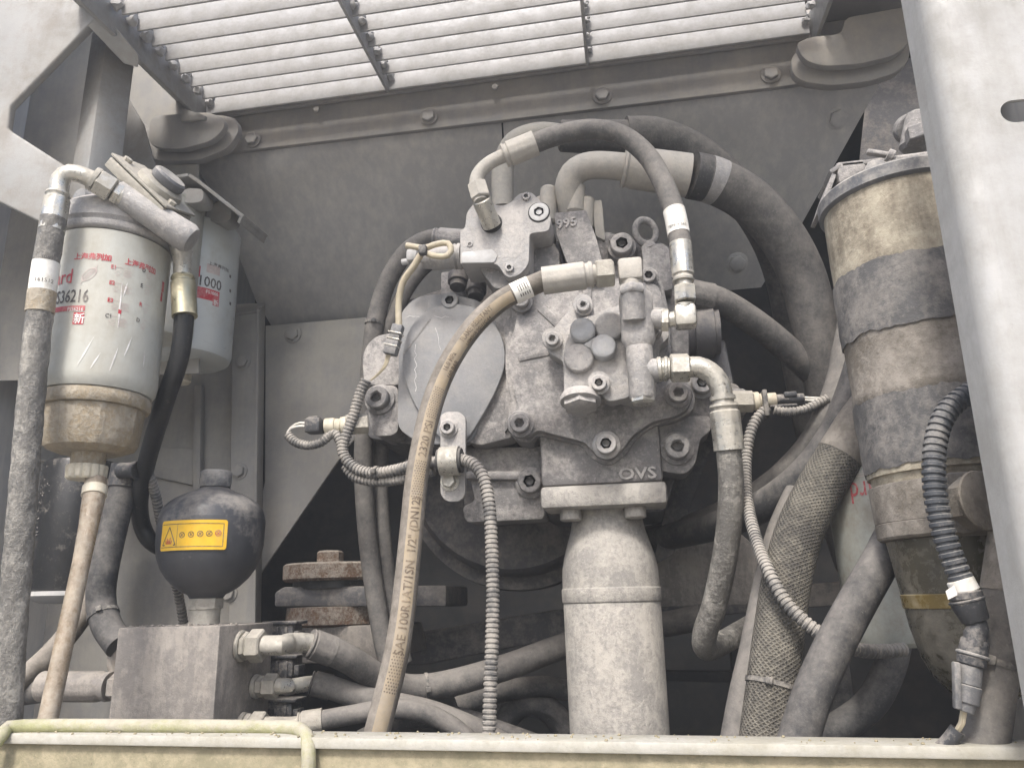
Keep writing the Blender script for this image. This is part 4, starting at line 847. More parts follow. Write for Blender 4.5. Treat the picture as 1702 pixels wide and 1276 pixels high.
# regulator on top left of the pump
rg = thing('pump_regulator', 'light grey cast pump regulator with plugs and blank name plate recess', 'regulator', P(830, 460, .86))
obj('body', plate([(765, 384, 4), (773, 378, 4), (776, 352, 8), (790, 336, 8), (836, 342), (850, 336), (862, 322, 8), (882, 318, 8), (904, 340, 10), (917, 362, 10), (912, 384), (880, 388), (879, 440, 12), (862, 458, 10), (842, 462, 10), (828, 440, 8), (812, 436), (765, 438, 3)], .830, .060, fil=6, bev=.003, seg=3), 'gear', rg)
obj('lower_body', plate([(786, 430), (880, 388), (880, 455), (850, 478), (822, 480), (808, 462)], .846, .06, fil=8, bev=.004), 'cast', rg)
obj('name_plate', plate([(767, 419), (818, 414), (827, 424), (822, 436), (767, 437)], .8285, .003, fil=4, bev=.0008), 'slat', rg)
bolt(rg, P(781, 406, .830), M(5.5, .83), m='gear', washer=False, h=.0015); bolt(rg, P(847, 446, .830), M(8, .83), m='gear', washer=False, h=.004); bolt(rg, P(875, 328, .830), M(7.5, .83), m='gear', washer=False, h=.004)
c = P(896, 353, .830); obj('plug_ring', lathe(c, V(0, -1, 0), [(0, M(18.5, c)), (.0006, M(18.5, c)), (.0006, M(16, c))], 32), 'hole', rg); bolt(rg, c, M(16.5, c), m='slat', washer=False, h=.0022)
c = P(817, 371, .8298); obj('port_shade_disc', lathe(c, V(0, -1, 0), [(0, M(18, c)), (.0006, M(18, c)), (.0006, .001)], 28), 'hole', rg)  # flat dark disc, the shade of a recess painted on
obj('wedge', plate([(880, 388), (912, 384), (930, 420), (932, 470), (880, 470)], .872, .05, bev=.003), 'cast', rg)
# delivery block with cast digits
db = thing('delivery_block', 'tapered cast delivery block with raised digits and bolt towers between regulator and eye bolt', 'pump port', P(950, 460, .88))
obj('front_wedge', plate([(921, 354), (974, 349, 4), (990, 392), (1004, 445), (1004, 470), (960, 475), (940, 430), (925, 390)], .862, .07, fil=4, bev=.003), 'cast', db)
gp_ = shift2(text2d('995', .0150, 0, .03), 0, 0, 1.15, 1.1)
obj('raised_digits', emboss(flat(gp_, P(926, 381, .8618), V(.985, 0, .1), V(-.1, 0, .99), V(0, -1, 0), .002), V(0, .0025, 0)), 'gear', db)
for x, y0, y1, r_, Y_ in ((912, 312, 372, 14, .895), (958, 308, 356, 15, .895), (976, 330, 380, 12, .90), (900, 330, 380, 12, .91)):
    c0 = P(x, y0, Y_); c1 = P(x - 2, y1, Y_); obj('bolt_tower', cyl(c1, c0, M(r_, c0), ch=.25), 'tube_paint', db)
obj('flange_half', plate([(932, 320), (968, 318), (988, 336), (990, 378), (930, 378)], .905, .04, fil=6, bev=.004), 'tube_paint', db)
obj('ear', plate([(984, 334), (1000, 332), (1006, 400), (990, 392)], .900, .02, fil=4, bev=.002), 'tube_paint', db)
obj('shoulder', plate([(990, 384), (1018, 386), (1040, 400), (1075, 404), (1112, 412), (1118, 470), (1000, 478)], .905, .06, fil=8, bev=.005), 'cast', db)
obj('bolt_tower', cyl(P(1017, 398, .90), P(1017, 396, .88), M(6, .9)), 'cast', db)
c = P(1034, 413, .892); obj('screw_boss', lathe(c + V(0, .01, 0), V(0, -1, 0), [(0, M(25, c)), (.014, M(23, c)), (.014, .004)], 28), 'cast', db); bolt(db, c - V(0, .004, 0), M(19, c), m='cast', washer=False)
obj('post', plate([(1066, 408), (1100, 404), (1112, 412), (1118, 480), (1094, 486), (1072, 470)], .885, .04, fil=4, bev=.003), 'cast', db)
c = P(1078, 462, .875); bolt(db, c, M(13, c), m='cast')
# eye bolt
eb = thing('eye_bolt', 'cast lifting eye bolt standing on top of the pump', 'eye bolt', P(1082, 410, .895))
ep = P(1073, 386, .895); vs, fs = [], []; nu, nv = 28, 12
for i in range(nu):
    a = 2 * math.pi * i / nu
    for j in range(nv):
        b = 2 * math.pi * j / nv; rr_ = M(18.5, ep) + M(6, ep) * math.cos(b)
        vs.append(ep + V(math.cos(a) * rr_ * .92, M(6, ep) * math.sin(b) + math.cos(a) * .006, math.sin(a) * rr_ * 1.18))
for i in range(nu):
    for j in range(nv): fs.append([i * nv + j, ((i + 1) % nu) * nv + j, ((i + 1) % nu) * nv + (j + 1) % nv, i * nv + (j + 1) % nv])
obj('ring', (vs, fs), 'cast', eb); obj('shank', cyl(ep - V(-.004, 0, M(34, ep)), ep - V(-.002, 0, M(22, ep)), .011, .008), 'cast', eb)
# right side of the pump: servo cap, ears, sensor boss
obj('servo_cap', lathe(P(1112, 555, .945), V(1, 0, 0), [(0, .030), (.030, .030), (.031, .0335), (.054, .0335), (.055, .030), (.061, .030), (.061, 0)], 40), 'cast_dark', pump)
obj('servo_bracket', plate([(1086, 470), (1110, 470), (1146, 510), (1146, 600), (1100, 600), (1098, 520)], .915, .05, bev=.004), 'cast', pump)
obj('mount_ear', plate([(1040, 700), (1098, 694), (1180, 690), (1182, 716), (1164, 728), (1156, 770), (1140, 788, 16), (1106, 784), (1060, 770)], .900, .05, fil=8, bev=.005), 'cast', pump)
bolt(pump, P(1125, 745, .899), M(20, .9), m='cast')
obj('sensor_boss', plate([(1090, 640), (1240, 646), (1240, 690), (1090, 706)], .905, .05, fil=6, bev=.010, seg=3), 'cast', pump)
c = P(1166, 640, .893); bolt(pump, c, M(18, c), m='gear')
obj('side_casting', plate([(1140, 600), (1205, 560), (1222, 640), (1140, 640)], .955, .08, bev=.006), 'cast_dark', pump)
# right gusset and dark brace behind
obj('gusset', plate([(1128, 862), (1198, 858), (1282, 930), (1240, 1004), (1094, 1008), (1088, 940)], 1.12, .006), 'block', label='trapezoid steel gusset plate behind the suction pipe', cat='gusset')
obj('brace', plate([(1150, 700), (1185, 735), (1120, 920), (1085, 940), (1105, 850)], 1.06, .012), 'cast_dark', label='dark slanted brace behind the suction flange', cat='brace')
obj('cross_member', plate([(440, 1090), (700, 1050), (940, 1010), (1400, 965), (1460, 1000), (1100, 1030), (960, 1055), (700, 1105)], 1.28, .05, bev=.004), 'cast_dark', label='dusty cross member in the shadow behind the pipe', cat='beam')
ub = thing('lower_frame', 'thin steel frame of angle bars in the shadow right of the suction pipe', 'frame', P(1190, 1225, 1.25))
obj('rail', plate([(1100, 1114), (1230, 1116), (1230, 1134), (1100, 1132)], 1.25, .02), 'deep_shade', ub); obj('leg', plate([(1214, 1060), (1240, 1060), (1250, 1240), (1224, 1240)], 1.24, .02), 'deep_shade', ub)

rq = random.Random(9); gs = []
def scr(pts, Y, wd):
    vs = []
    for i, (x, y) in enumerate(pts):
        a = P(x, y, Y - .0006); b = P(pts[min(i + 1, len(pts) - 1)][0] - pts[max(i - 1, 0)][0] + x, pts[min(i + 1, len(pts) - 1)][1] - pts[max(i - 1, 0)][1] + y, Y - .0006) - a
        q = V(-b.z, 0, b.x).normalized() * wd * rq.uniform(.3, 1); vs += [a - q, a + q]
    return vs, [[2 * i, 2 * i + 1, 2 * i + 3, 2 * i + 2] for i in range(len(pts) - 1)]
gs.append(scr([(691 + rq.uniform(-2.5, 2.5), 572 + 6 * k) for k in range(14)], .884, .0003)); gs.append(scr([(676 + 5 * k, 528 + rq.uniform(-4, 4)) for k in range(6)], .8918, .0003)); gs.append(scr([(722 + 6 * k, 527 + rq.uniform(-2, 2)) for k in range(5)], .884, .0003)); gs.append(scr([(672 + 4 * k, 566 - 3.4 * k + rq.uniform(-2, 2)) for k in range(9)], .8918, .0003)); gs.append(scr([(724 + rq.uniform(-1, 1) + 2 * k, 545 + 9 * k) for k in range(5)], .884, .00025))
obj('scratches', join(*gs), 'ink_white', pump)

# ================================================================== hoses on the pump
# printed hose across the pump
ho, pa, hb = hose('printed_hose', 'long brown hydraulic hose with gold stripe and lettering arching down across the pump', [(905, 466, .765), (872, 480, .764), (830, 502, .762), (785, 545, .758), (748, 600, .752), (722, 660, .745), (704, 730, .735), (692, 800, .727), (684, 880, .718), (676, 960, .710), (668, 1030, .702), (656, 1100, .695), (640, 1165, .69), (618, 1250, .685)], .0113, 'rubber_brown', n=28)
f0, f1 = P(985, 456, .768), P(902, 467, .765)
obj('ferrule', crimp(f0, f1, .0150, grooves=8), 'tube_paint', ho)
t0 = P(1006, 455, .768); obj('stem', cyl(t0, f0, .0105), 'tube_paint', ho)
nx = (P(985, 456, .768) - P(1024, 452, .770)).normalized()
obj('swivel_nut', hexnut(P(1020, 453, .770), P(990, 455.5, .768), .0160), 'zinc_old', ho)
ec = P(1048, 452, .772)
rt_ = Matrix.Identity(3)
obj('elbow_block', join(box(ec, .026, .026, .025, None, .004), cyl(P(1030, 452.5, .771), ec, .0115), cyl(ec, ec - V(0, 0, .022), .0115)), 'tube_paint', ho)
obj('locknut', lathe(ec - V(0, 0, .026), V(0, 0, 1), [(0, .0125), (.002, .0142), (.008, .0142), (.010, .0125)], 6), 'gear', ho)
obj('elbow_stem', cyl(ec - V(0, -.012, .05), ec - V(0, -.001, .02), .0125), 'gear', ho)
s_a, s_b = pa.s[pa.near(880, 477)], pa.s[pa.near(858, 487)]
tg = obj('paper_tag', tube(pa, .0119, 28, s0=s_a, s1=s_b + .004), 'paper', ho)
gt = []
for k in range(5): gt += [line2d(.002 + k * .0026, -.007, .002 + k * .0026, .0005, .0008 + .0003 * (k % 2)), line2d(.002 + k * .0026, .003, .002 + k * .0026, .0065, .0010)]
obj('tag_print', wraptube(join(*gt), pa, .0121, s_a + .001, TO_CAM, 1), 'ink_black', tg)
# gold lay line and lettering; facing slightly left-of-camera as the hose turns
FACE = lambda p: (CAM - p).normalized() + V(.16, 0, -.14)
def along(g, s0, sgn, m, name, parent=ho, path=pa, r=.0113, fc_=FACE, lift=.00045): return obj(name, wraptube(g, path, r, s0, fc_, sgn, lift), m, parent)
stripe = along(rect2d(0, -.0066, pa.L * .985 - s_b - .006, .0062, 150, 8), s_b + .006, 1, 'ink_gold', 'gold_stripe', lift=.00012)
def ltr(s, x, y, size, m, row=0.0, name='lettering', k=1.0):
    g = text2d(s, size, .0018, .012); g = shift2(g, 0, row - size * .32, k, 1.0); along(g, pa.s[pa.near(x, y)], -1, m, name)
ltr('FLAME RESISTANT', 768, 570, .0078, 'ink_brown', .0030, k=.80); ltr('USMSHA 2G-11C-64', 778, 578, .0058, 'ink_brown', -.0040, k=.85)
ltr('16.0 MPa', 735, 624, .0072, 'ink_brown', .0026, k=.86); ltr('160 BAR', 740, 628, .0072, 'ink_brown', -.0046, k=.86)
ltr('2320 PSI', 700, 765, .0112, 'ink_brown', 0, k=1.0)
ltr('SAE 100R1AT/1SN  1/2" (DN12)', 664, 1096, .0112, 'ink_brown', 0, k=.96)
for xx, yy, n_ in ((718, 670, 14), (694, 790, 16), (654, 1108, 13)):
    s0 = pa.s[pa.near(xx, yy)] - .012; gs = []
    for i in range(n_):
        for j in range(-2, 3):
            x, y = i * .0026, j * .0023 + (.00115 if i % 2 else 0); d = .00085
            gs.append(([V(x - d, y, 0), V(x, y - d, 0), V(x + d, y, 0), V(x, y + d, 0)], [[0, 1, 2, 3]]))
    along(join(*gs), s0, 1, 'ink_brown', 'checker_print')

# pilot hose over the top
t, pa2, hb = hose('pilot_hose', 'slim dusty hose looping over the pump from regulator to gear pump', [(884, 240, .80), (930, 224, .80), (985, 215, .805), (1035, 226, .81), (1075, 258, .81), (1102, 303, .805), (1120, 350, .80), (1129, 395, .797), (1132, 412, .796)], .0118, 'rubber_dusty', n=22)
obj('ferrule', crimp(P(838, 259, .80), P(890, 238, .80), .0150, grooves=9), 'tube_paint', t)
el = Path(PP([(842, 257, .80), (815, 270, .80), (796, 288, .80), (791, 308, .80), (796, 326, .80), (804, 346, .80), (816, 372, .815)]), .003)
obj('elbow', tube(el, .0083, 18, s1=el.L - .03), 'tube_paint', t)
obj('swivel_nut', hexnut(P(793, 306, .80), P(800, 331, .80), .0125), 'tube_paint', t)
obj('adaptor', cyl(P(800, 332, .801), P(818, 376, .826), .0112), 'zinc', t)
obj('ferrule', crimp(P(1136, 468, .795), P(1131, 405, .796), .0122, grooves=8), 'zinc', t)
s1_, s2_ = pa2.s[pa2.near(1117, 352)], pa2.s[pa2.near(1128, 388)]
pt = obj('paper_tag', tube(pa2, .0124, 24, s0=s1_, s1=s2_), 'paper', t)
g = text2d('7896 x 360', .0048, .001); gw = max(v.x for v in g[0]); g = ([V(-v.y, v.x - gw / 2, 0) for v in g[0]], g[1])
obj('tag_print', wraptube(g, pa2, .0126, pa2.s[pa2.near(1126, 382)], TO_CAM, 1), 'ink_black', pt)
q = P(1137, 470, .795); obj('stem', cyl(q + V(0, 0, .006), q - V(0, 0, .008), .0085), 'zinc', t)
obj('swivel_nut', hexnut(P(1137, 476, .795), P(1139, 502, .795), .0125), 'zinc', t)
eb_ = P(1139, 527, .797); obj('elbow_block', join(box(eb_, .023, .023, .024, None, .004), cyl(eb_, P(1138, 505, .795), .0105)), 'zinc', t)
obj('locknut', hexnut(P(1098, 532, .80), P(1112, 532, .80), .0130), 'zinc', t); obj('stem', cyl(P(1110, 532, .80), eb_, .0085), 'zinc', t)

# lower gear pump line
t, pa3, hb = hose('suction_hose', 'dusty mottled hose dropping from the gear pump elbow and turning back behind', [(1210, 740, .812), (1215, 800, .815), (1212, 870, .825), (1202, 940, .84), (1186, 1010, .86), (1172, 1050, .875), (1172, 1075, .89), (1192, 1072, .93), (1240, 1045, .98), (1300, 1010, 1.03)], .0128, 'sleeve', n=22)
obj('ferrule', crimp(P(1203, 672, .806), P(1212, 748, .812), .0155, grooves=10), 'zinc', t)
el = Path(PP([(1140, 611, .802), (1162, 610, .802), (1184, 622, .803), (1197, 642, .804), (1202, 668, .806), (1203, 680, .806)]), .003); obj('elbow', tube(el, .0112, 22), 'zinc', t)
obj('elbow_collar', ring(el, el.L - .012, .0112, .004, .002), 'zinc', t)
obj('swivel_nut', hexnut(P(1114, 612, .801), P(1146, 611, .802), .0158), 'zinc', t); obj('locknut', join(cyl(P(1092, 614, .80), P(1100, 613.5, .80), .0135), cyl(P(1099, 613, .80), P(1114, 613, .80), .0118), cyl(P(1103, 613, .80), P(1110, 613, .80), .0135)), 'zinc', t)

# two big delivery hoses with painted steel tubes
t, pb_, hb = hose('delivery_hose', 'fat grey delivery hose with cream steel bend, nearest the eye bolt, sweeping down right', [(1150, 292, .90), (1190, 302, .91), (1245, 333, .93), (1296, 388, .95), (1332, 455, .97), (1352, 530, .985), (1368, 600, 1.0), (1390, 700, 1.03), (1424, 800, 1.07), (1470, 900, 1.1)], .0290, 'rubber_dusty', n=28)
obj('ferrule', lathe(P(1036, 277, .885), P(1152, 293, .90) - P(1036, 277, .885), [(0, .020), (0, .0255), (.003, .027), (.006, .0245), (.012, .0265), (.07, .0275), (.0835, .0275), (.0845, .022)], 36), 'tube_paint', t)
el = Path(PP([(950, 352, .905), (944, 318, .895), (954, 288, .888), (985, 275, .885), (1046, 278, .886)]), .003); obj('steel_bend', tube(el, .0175, 24), 'tube_paint', t)
obj('dark_cuff', tube(pb_, .0296, 28, s0=.0, s1=.018), 'rubber', t); obj('pale_band', tube(pb_, .0296, 28, s0=.020, s1=.037), 'gear', t)
t, pc_, hb = hose('delivery_hose', 'second fat delivery hose with cream steel bend, passing behind the slim pilot hose', [(1040, 226, .95), (1090, 228, .96), (1150, 252, .98), (1210, 300, 1.0), (1265, 370, 1.03), (1300, 450, 1.07), (1322, 560, 1.12), (1345, 680, 1.16), (1380, 820, 1.2), (1420, 940, 1.22)], .0262, 'rubber_dusty', n=28)
obj('ferrule', cyl(P(930, 226, .93), P(1062, 230, .955), .0215, .0245, ch=.12), 'rubber_dusty', t)
el = Path(PP([(836, 345, .93), (835, 300, .925), (838, 268, .922), (856, 236, .92), (895, 222, .922), (940, 226, .93)]), .003); obj('steel_bend', tube(el, .0150, 24), 'tube_paint', t)
obj('riser', cyl(P(835, 352, .935), P(836, 268, .925), .0150), 'tube_paint', t)
t, pd_, hb = hose('case_drain_hose', 'medium grey hose leaving behind the gear pump elbow, sloping down right', [(1150, 490, .92), (1195, 500, .93), (1260, 540, .96), (1320, 590, .99), (1380, 650, 1.02), (1430, 720, 1.05), (1490, 800, 1.08)], .0170, 'rubber_dusty', n=22)
obj('ferrule', crimp(P(1128, 486, .915), P(1182, 497, .928), .0195, grooves=8), 'rubber_dusty', t)
# hoses left behind the regulator
t, p_, hb = hose('control_hose', 'grey printed control hose arching from behind the regulator, outer of two', [(770, 400, .93), (720, 396, .93), (680, 415, .93), (648, 460, .93), (630, 510, .93), (620, 560, .93), (612, 650, .95), (604, 760, .97), (612, 900, .99), (636, 1060, 1.0), (668, 1180, 1.01)], .0125, 'rubber_dusty')
obj('ferrule', crimp(P(722, 396, .93), P(775, 400, .93), .0150, grooves=8), 'cast', t); tie(t, p_, p_.s[p_.near(624, 540)], .0127)
t, p_, hb = hose('control_hose', 'grey control hose from behind the regulator, inner of two', [(760, 420, .95), (712, 438, .945), (676, 480, .94), (654, 530, .94), (640, 570, .945), (636, 700, .98), (632, 800, 1.0), (640, 920, 1.01), (655, 1030, 1.02), (672, 1100, 1.03)], .0105, 'rubber_dusty')
# dark background hoses low behind
for lab, pts, r_ in (('dim coiled hose low behind the suction pipe', [(830, 1250, 1.15), (838, 1200, 1.15), (870, 1170, 1.15), (910, 1178, 1.15), (945, 1215, 1.15)], .017), ('dim hose crossing low between the conduit and suction pipe', [(760, 1175, 1.10), (830, 1150, 1.12), (900, 1140, 1.14), (960, 1150, 1.15)], .014), ('dim hose lying along the floor behind the lowest manifold hose', [(600, 1230, 1.02), (680, 1195, 1.03), (760, 1192, 1.05), (830, 1215, 1.06), (900, 1240, 1.07)], .013)):
    hose('background_hose', lab, pts, r_, 'rubber')

# ================================================================== clamp, conduits and connectors
pcl = thing('hose_clamp', 'pale bolted clamp plate with rubber lined saddle on the pump cover', 'clamp', P(752, 832, .85))
obj('plate', plate([(732, 690, 14), (742, 684, 14), (764, 684, 14), (774, 694, 14), (773, 822, 14), (764, 833, 14), (742, 833, 14), (732, 822, 14)], .862, .006, fil=12, bev=.0014), 'gear', pcl)
bolt(pcl, P(746, 712, .862), M(12, .86), m='gear'); bolt(pcl, P(748, 800, .862), M(12, .86), kind='hex', m='zinc')
cs = P(748, 766, .848); obj('saddle', lathe(cs - V(.011, 0, 0), V(1, 0, 0), [(0, .0135), (0, .0165), (.022, .0165), (.022, .0135)], 32), 'zinc', pcl)
obj('rubber_liner', lathe(cs - V(.014, 0, 0), V(1, 0, 0), [(0, .010), (0, .0142), (.028, .0142), (.028, .010)], 32), 'rubber', pcl)
def conduit(label, pts, r, pitch=.0046, m='conduit', name='corrugated_conduit'):
    p_ = Path(PP(pts)); return obj(name, ribbed(p_, r, pitch), m, label=label, cat='conduit'), p_
conduit('corrugated conduit hanging straight down from the clamp saddle to the sill', [(744, 766, .848), (766, 764, .846), (788, 772, .840), (804, 796, .832), (813, 840, .824), (817, 900, .818), (819, 980, .812), (818, 1060, .806), (815, 1140, .80), (812, 1250, .795)], .0072, .0050)
c1_, p1_ = conduit('corrugated conduit curving from the clamp saddle up past the big cover bolt', [(744, 766, .848), (700, 770, .856), (660, 780, .862), (620, 786, .866), (588, 776, .868), (570, 752, .868), (575, 725, .868), (588, 690, .868), (598, 655, .868), (612, 625, .868)], .0068, .0044)
conduit('shorter corrugated conduit doubled under the curving one, cable tied', [(722, 782, .864), (680, 794, .868), (630, 800, .872), (590, 792, .874), (572, 770, .874)], .0064, .0044)
tie(c1_, p1_, p1_.s[p1_.near(625, 785)], .0074)
# left speed sensor
def sensor(label, base, dirx, parts, Y):
    t = thing('pressure_sensor', label, 'sensor', P(*base)); return t
ls = thing('pressure_sensor', 'pressure sensor with white collar and black plug pointing at the lower bulkhead', 'sensor', P(575, 725, .88))
obj('hex_body', hexnut(P(612, 704, .885), P(574, 706, .875), .0125), 'zinc_old', ls)
obj('barrel', join(cyl(P(576, 706, .876), P(566, 707, .874), .0105), cyl(P(566, 707, .874), P(556, 707, .872), .0085), cyl(P(557, 707, .872), P(540, 708, .870), .0095)), 'plastic_cream', ls)
pg = obj('plug', join(box(P(523, 708, .866), .020, .020, .018, None, .003), box(P(522, 697, .864), .014, .012, .006, None, .001)), 'plastic_dark', ls)
for dy in (-3, 2): obj('wire', tube(Path(PP([(508, 706 + dy, .866), (494, 706 + dy, .866), (480, 714, .868), (477, 724, .87), (486, 732, .872)]), .003), .0013, 8), 'paper', ls)
conduit('short corrugated sleeve looping back under the left sensor plug', [(478, 722, .870), (490, 734, .870), (512, 740, .870), (535, 734, .870), (552, 720, .870), (562, 726, .868), (570, 750, .868)], .0058, .0040)
# connector above
cn = thing('wire_connector', 'ribbed grey wire connector hanging beside the pump cover plate', 'connector', P(650, 590, .86))
cu, cv = P(663, 540, .858), P(648, 590, .858); cax = (cv - cu); 
obj('body', join(box((cu * .75 + cv * .25), .0145, .012, cax.length * .5, Matrix.Rotation(R(16), 3, 'Y'), .0025), box((cu * .25 + cv * .75), .0165, .014, cax.length * .5, Matrix.Rotation(R(16), 3, 'Y'), .0025)), 'plastic_grey', cn)
for k in (.3, .5, .72): obj('rib', box(cu.lerp(cv, k) - V(0, .001, 0), .0175, .0135, .0016, Matrix.Rotation(R(16), 3, 'Y'), .0006), 'zinc', cn)
for k in (-3, 0, 3): obj('wire', tube(Path(PP([(646 + k, 588, .858), (640 + k * .6, 608, .86), (628 + k * .4, 622, .865), (616, 632, .868)]), .003), .0011, 8), 'wire', cn)
sw = thing('sensor_cable', 'beige sleeved cable looped and tied at the regulator solenoid, dropping to the connector', 'cable', P(662, 540, .86))
obj('cable', tube(Path(PP([(704, 415, .835), (688, 442, .84), (670, 468, .848), (663, 500, .855), (663, 542, .858)]), .004), .0042, 14), 'wire', sw)
obj('loop', tube(Path(PP([(676, 408, .835), (705, 412, .832), (725, 406, .828), (744, 404, .828), (750, 415, .828), (742, 426, .828), (716, 424, .83), (704, 416, .834)]), .003), .0038, 14), 'wire', sw)
obj('cable_tie', box(P(703, 416, .826), .010, .010, .012, None, .002), 'tie', sw)
so = thing('regulator_solenoid', 'short pinkish grey solenoid barrel on the regulator side', 'solenoid', P(735, 450, .86))
obj('barrel', lathe(P(768, 426, .86), P(690, 432, .86) - P(768, 426, .86), [(0, .016), (.004, .0165), (.005, .0145), (.008, .0165), (.012, .0145), (.016, .0150), (.038, .0150), (.040, .0130), (.050, .0120), (.052, .006)], 28), 'gear', so)
obj('plug', join(box(P(686, 426, .855), .014, .014, .016, None, .003), cyl(P(680, 434, .855), P(668, 436, .855), .004)), 'slat', so)
# right sensor
rs = thing('pressure_sensor', 'pressure sensor with dark plug pointing right towards the black filter housing', 'sensor', P(1270, 690, .89))
obj('hex_body', hexnut(P(1216, 667, .885), P(1252, 667, .885), .0128), 'zinc_old', rs)
obj('barrel', join(cyl(P(1252, 667, .885), P(1262, 666, .885), .0105), cyl(P(1262, 666, .885), P(1290, 664, .885), .0082)), 'plastic_cream', rs)
obj('plug', join(cyl(P(1288, 664, .885), P(1336, 662, .885), .0058), box(P(1313, 656, .882), .014, .010, .006, None, .0015), box(P(1302, 674, .882), .03, .004, .003, None, .0008)), 'plastic_dark', rs)
obj('cable_tie', box(P(1271, 672, .880), .0052, .020, .030, None, .001), 'tie', rs)
for dy in (0, 4): obj('wire', tube(Path(PP([(1334, 660 + dy, .885), (1352, 661 + dy, .885), (1374, 662, .885)]), .003), .0012, 8), 'paper', rs)
conduit('corrugated sleeve doubled back under the right sensor plug', [(1376, 662, .885), (1356, 672, .885), (1334, 682, .884), (1305, 684, .884), (1282, 680, .884)], .0056, .0040)
conduit('long corrugated conduit falling from the right sensor across the braided hose', [(1276, 678, .878), (1258, 696, .876), (1246, 724, .872), (1240, 770, .865), (1242, 830, .835), (1255, 890, .795), (1278, 950, .752), (1306, 1000, .738), (1340, 1035, .732), (1376, 1060, .732), (1420, 1078, .75), (1460, 1082, .77), (1510, 1078, .79)], .0062, .0046)

# ================================================================== right: water separator, hoses, plug
SY = .66
sc0 = P(1560, 700, SY); scn = V(sc0.x, sc0.y, 0)
sep = thing('water_separator', 'tall grimy filter housing wrapped in black tape bands beside the bright pillar', 'filter housing', V(scn.x, scn.y, zrow(scn, 1170)))
SR = lambda row, k: k
obj('top_band', vl(scn, [(322, 90), (324, 122), (328, 126), (345, 126), (348, 122), (349, 118)], 72), 'plastic_grey', sep)
obj('upper_barrel', vl(scn, [(342, 100), (344, 119), (420, 121), (500, 122), (700, 124), (790, 124)], 72), 'housing_tan', sep)
def ragged(base, lo, hi, rt_, rb_, seed, m, name='tape_band', lab=None):
    rd = random.Random(seed); n = 144; jag = [0] * n; v = 0
    for k in range(n): v = .8 * v + rd.uniform(-1, 1); jag[k] = v
    z0, z1 = zrow(scn, lo), zrow(scn, hi); r0, r1 = M(rt_, V(scn.x, scn.y, z0)), M(rb_, V(scn.x, scn.y, z1)); vs, fs = [], []
    for row in range(5):
        for k in range(n):
            a = 2 * math.pi * k / n; f = row / 4; zz = z0 + (z1 - z0) * f
            if row == 4: zz += jag[k] * .0011
            if row == 0: zz += jag[(k * 3) % n] * .0008
            r = r0 + (r1 - r0) * f + (.0006 if row in (1, 3) else 0)
            vs.append(V(scn.x + r * math.sin(a), scn.y - r * math.cos(a), zz))
    for row in range(4):
        for k in range(n): fs.append([row * n + k, (row + 1) * n + k, (row + 1) * n + (k + 1) % n, row * n + (k + 1) % n])
    # turn the lower hem inward so the band reads as a layer with thickness
    b = len(vs)
    for k in range(n): q = vs[4 * n + k]; vs.append(V(scn.x + (q.x - scn.x) * .975, scn.y + (q.y - scn.y) * .975, q.z + .0005))
    for k in range(n): fs.append([4 * n + k, b + k, b + (k + 1) % n, 4 * n + (k + 1) % n])
    return obj(name, (vs, fs), m, sep, label=lab)
ragged(sep, 462, 566, 124, 126, 1, 'tape', lab='black tape band with torn lower hem')
obj('middle_barrel', vl(scn, [(545, 110), (560, 123.5), (650, 123.5), (652, 125), (672, 125), (676, 123), (740, 123)], 72), 'housing', sep)
ragged(sep, 668, 782, 127, 126, 5, 'tape', lab='dusty dark tape band with torn lower hem')
obj('neck', vl(scn, [(760, 110), (765, 119), (806, 118), (820, 112)], 72), 'housing_tan', sep)
obj('lower_ring', vl(scn, [(802, 100), (805, 124), (808, 125), (866, 124), (867, 123), (868, 125), (890, 124.5), (894, 121), (896, 100)], 72), 'housing', sep)
obj('clear_bowl', vl(scn, [(892, 90), (896, 112), (940, 108), (980, 104), (1040, 99), (1090, 90), (1125, 76), (1150, 56), (1164, 34), (1168, 10)], 72), 'murky', sep)
obj('fuel_line', vl(scn, [(985, 104), (986, 105.2), (1008, 103.6), (1009, 102)], 72), 'amber', sep)
# bracket strap and bleed screw on top
bk = thing('separator_bracket', 'bent steel strap bracket over the top of the tape wrapped housing', 'bracket', P(1450, 340, .70))
st_ = [(1366, 336, .66), (1383, 288, .66), (1400, 276, .66), (1440, 272, .66), (1600, 250, .66)]
pts = PP(st_); back = [p + V(0, .05, 0) for p in pts]
obj('strap', join(*[slab([pts[i], pts[i + 1], back[i + 1], back[i]], .004, .0005) for i in range(4)]), 'cast', bk)
obj('hanger', plate([(1372, 318), (1392, 300), (1396, 350), (1376, 366)], .70, .006), 'cast_dark', bk)
obj('lug', box(P(1410, 298, .675), .026, .03, .022, None, .003), 'cast', bk)
obj('arm', plate([(1388, 296), (1445, 300), (1448, 318), (1392, 326)], .69, .02, fil=5, bev=.003), 'cast', bk)
bs_ = thing('bleed_screw', 'small winged bleed screw and ball lever on top of the tape wrapped housing', 'valve', P(1460, 330, .67))
obj('neck', cyl(P(1448, 322, .655), P(1460, 272, .65), .014, .009), 'plastic_grey', bs_); obj('base', cyl(P(1440, 328, .66), P(1446, 300, .66), .018, .014), 'plastic_grey', bs_)
obj('pin', cyl(P(1474, 258, .65), P(1485, 262, .65), .006), 'cast', bs_)
obj('wing', box(P(1462, 256, .65), .022, .006, .0045, Matrix.Rotation(R(18), 3, 'Y'), .002), 'cast', bs_)
obj('wing', box(P(1515, 262, .65), .040, .006, .005, Matrix.Rotation(R(-3), 3, 'Y'), .002), 'cast', bs_)
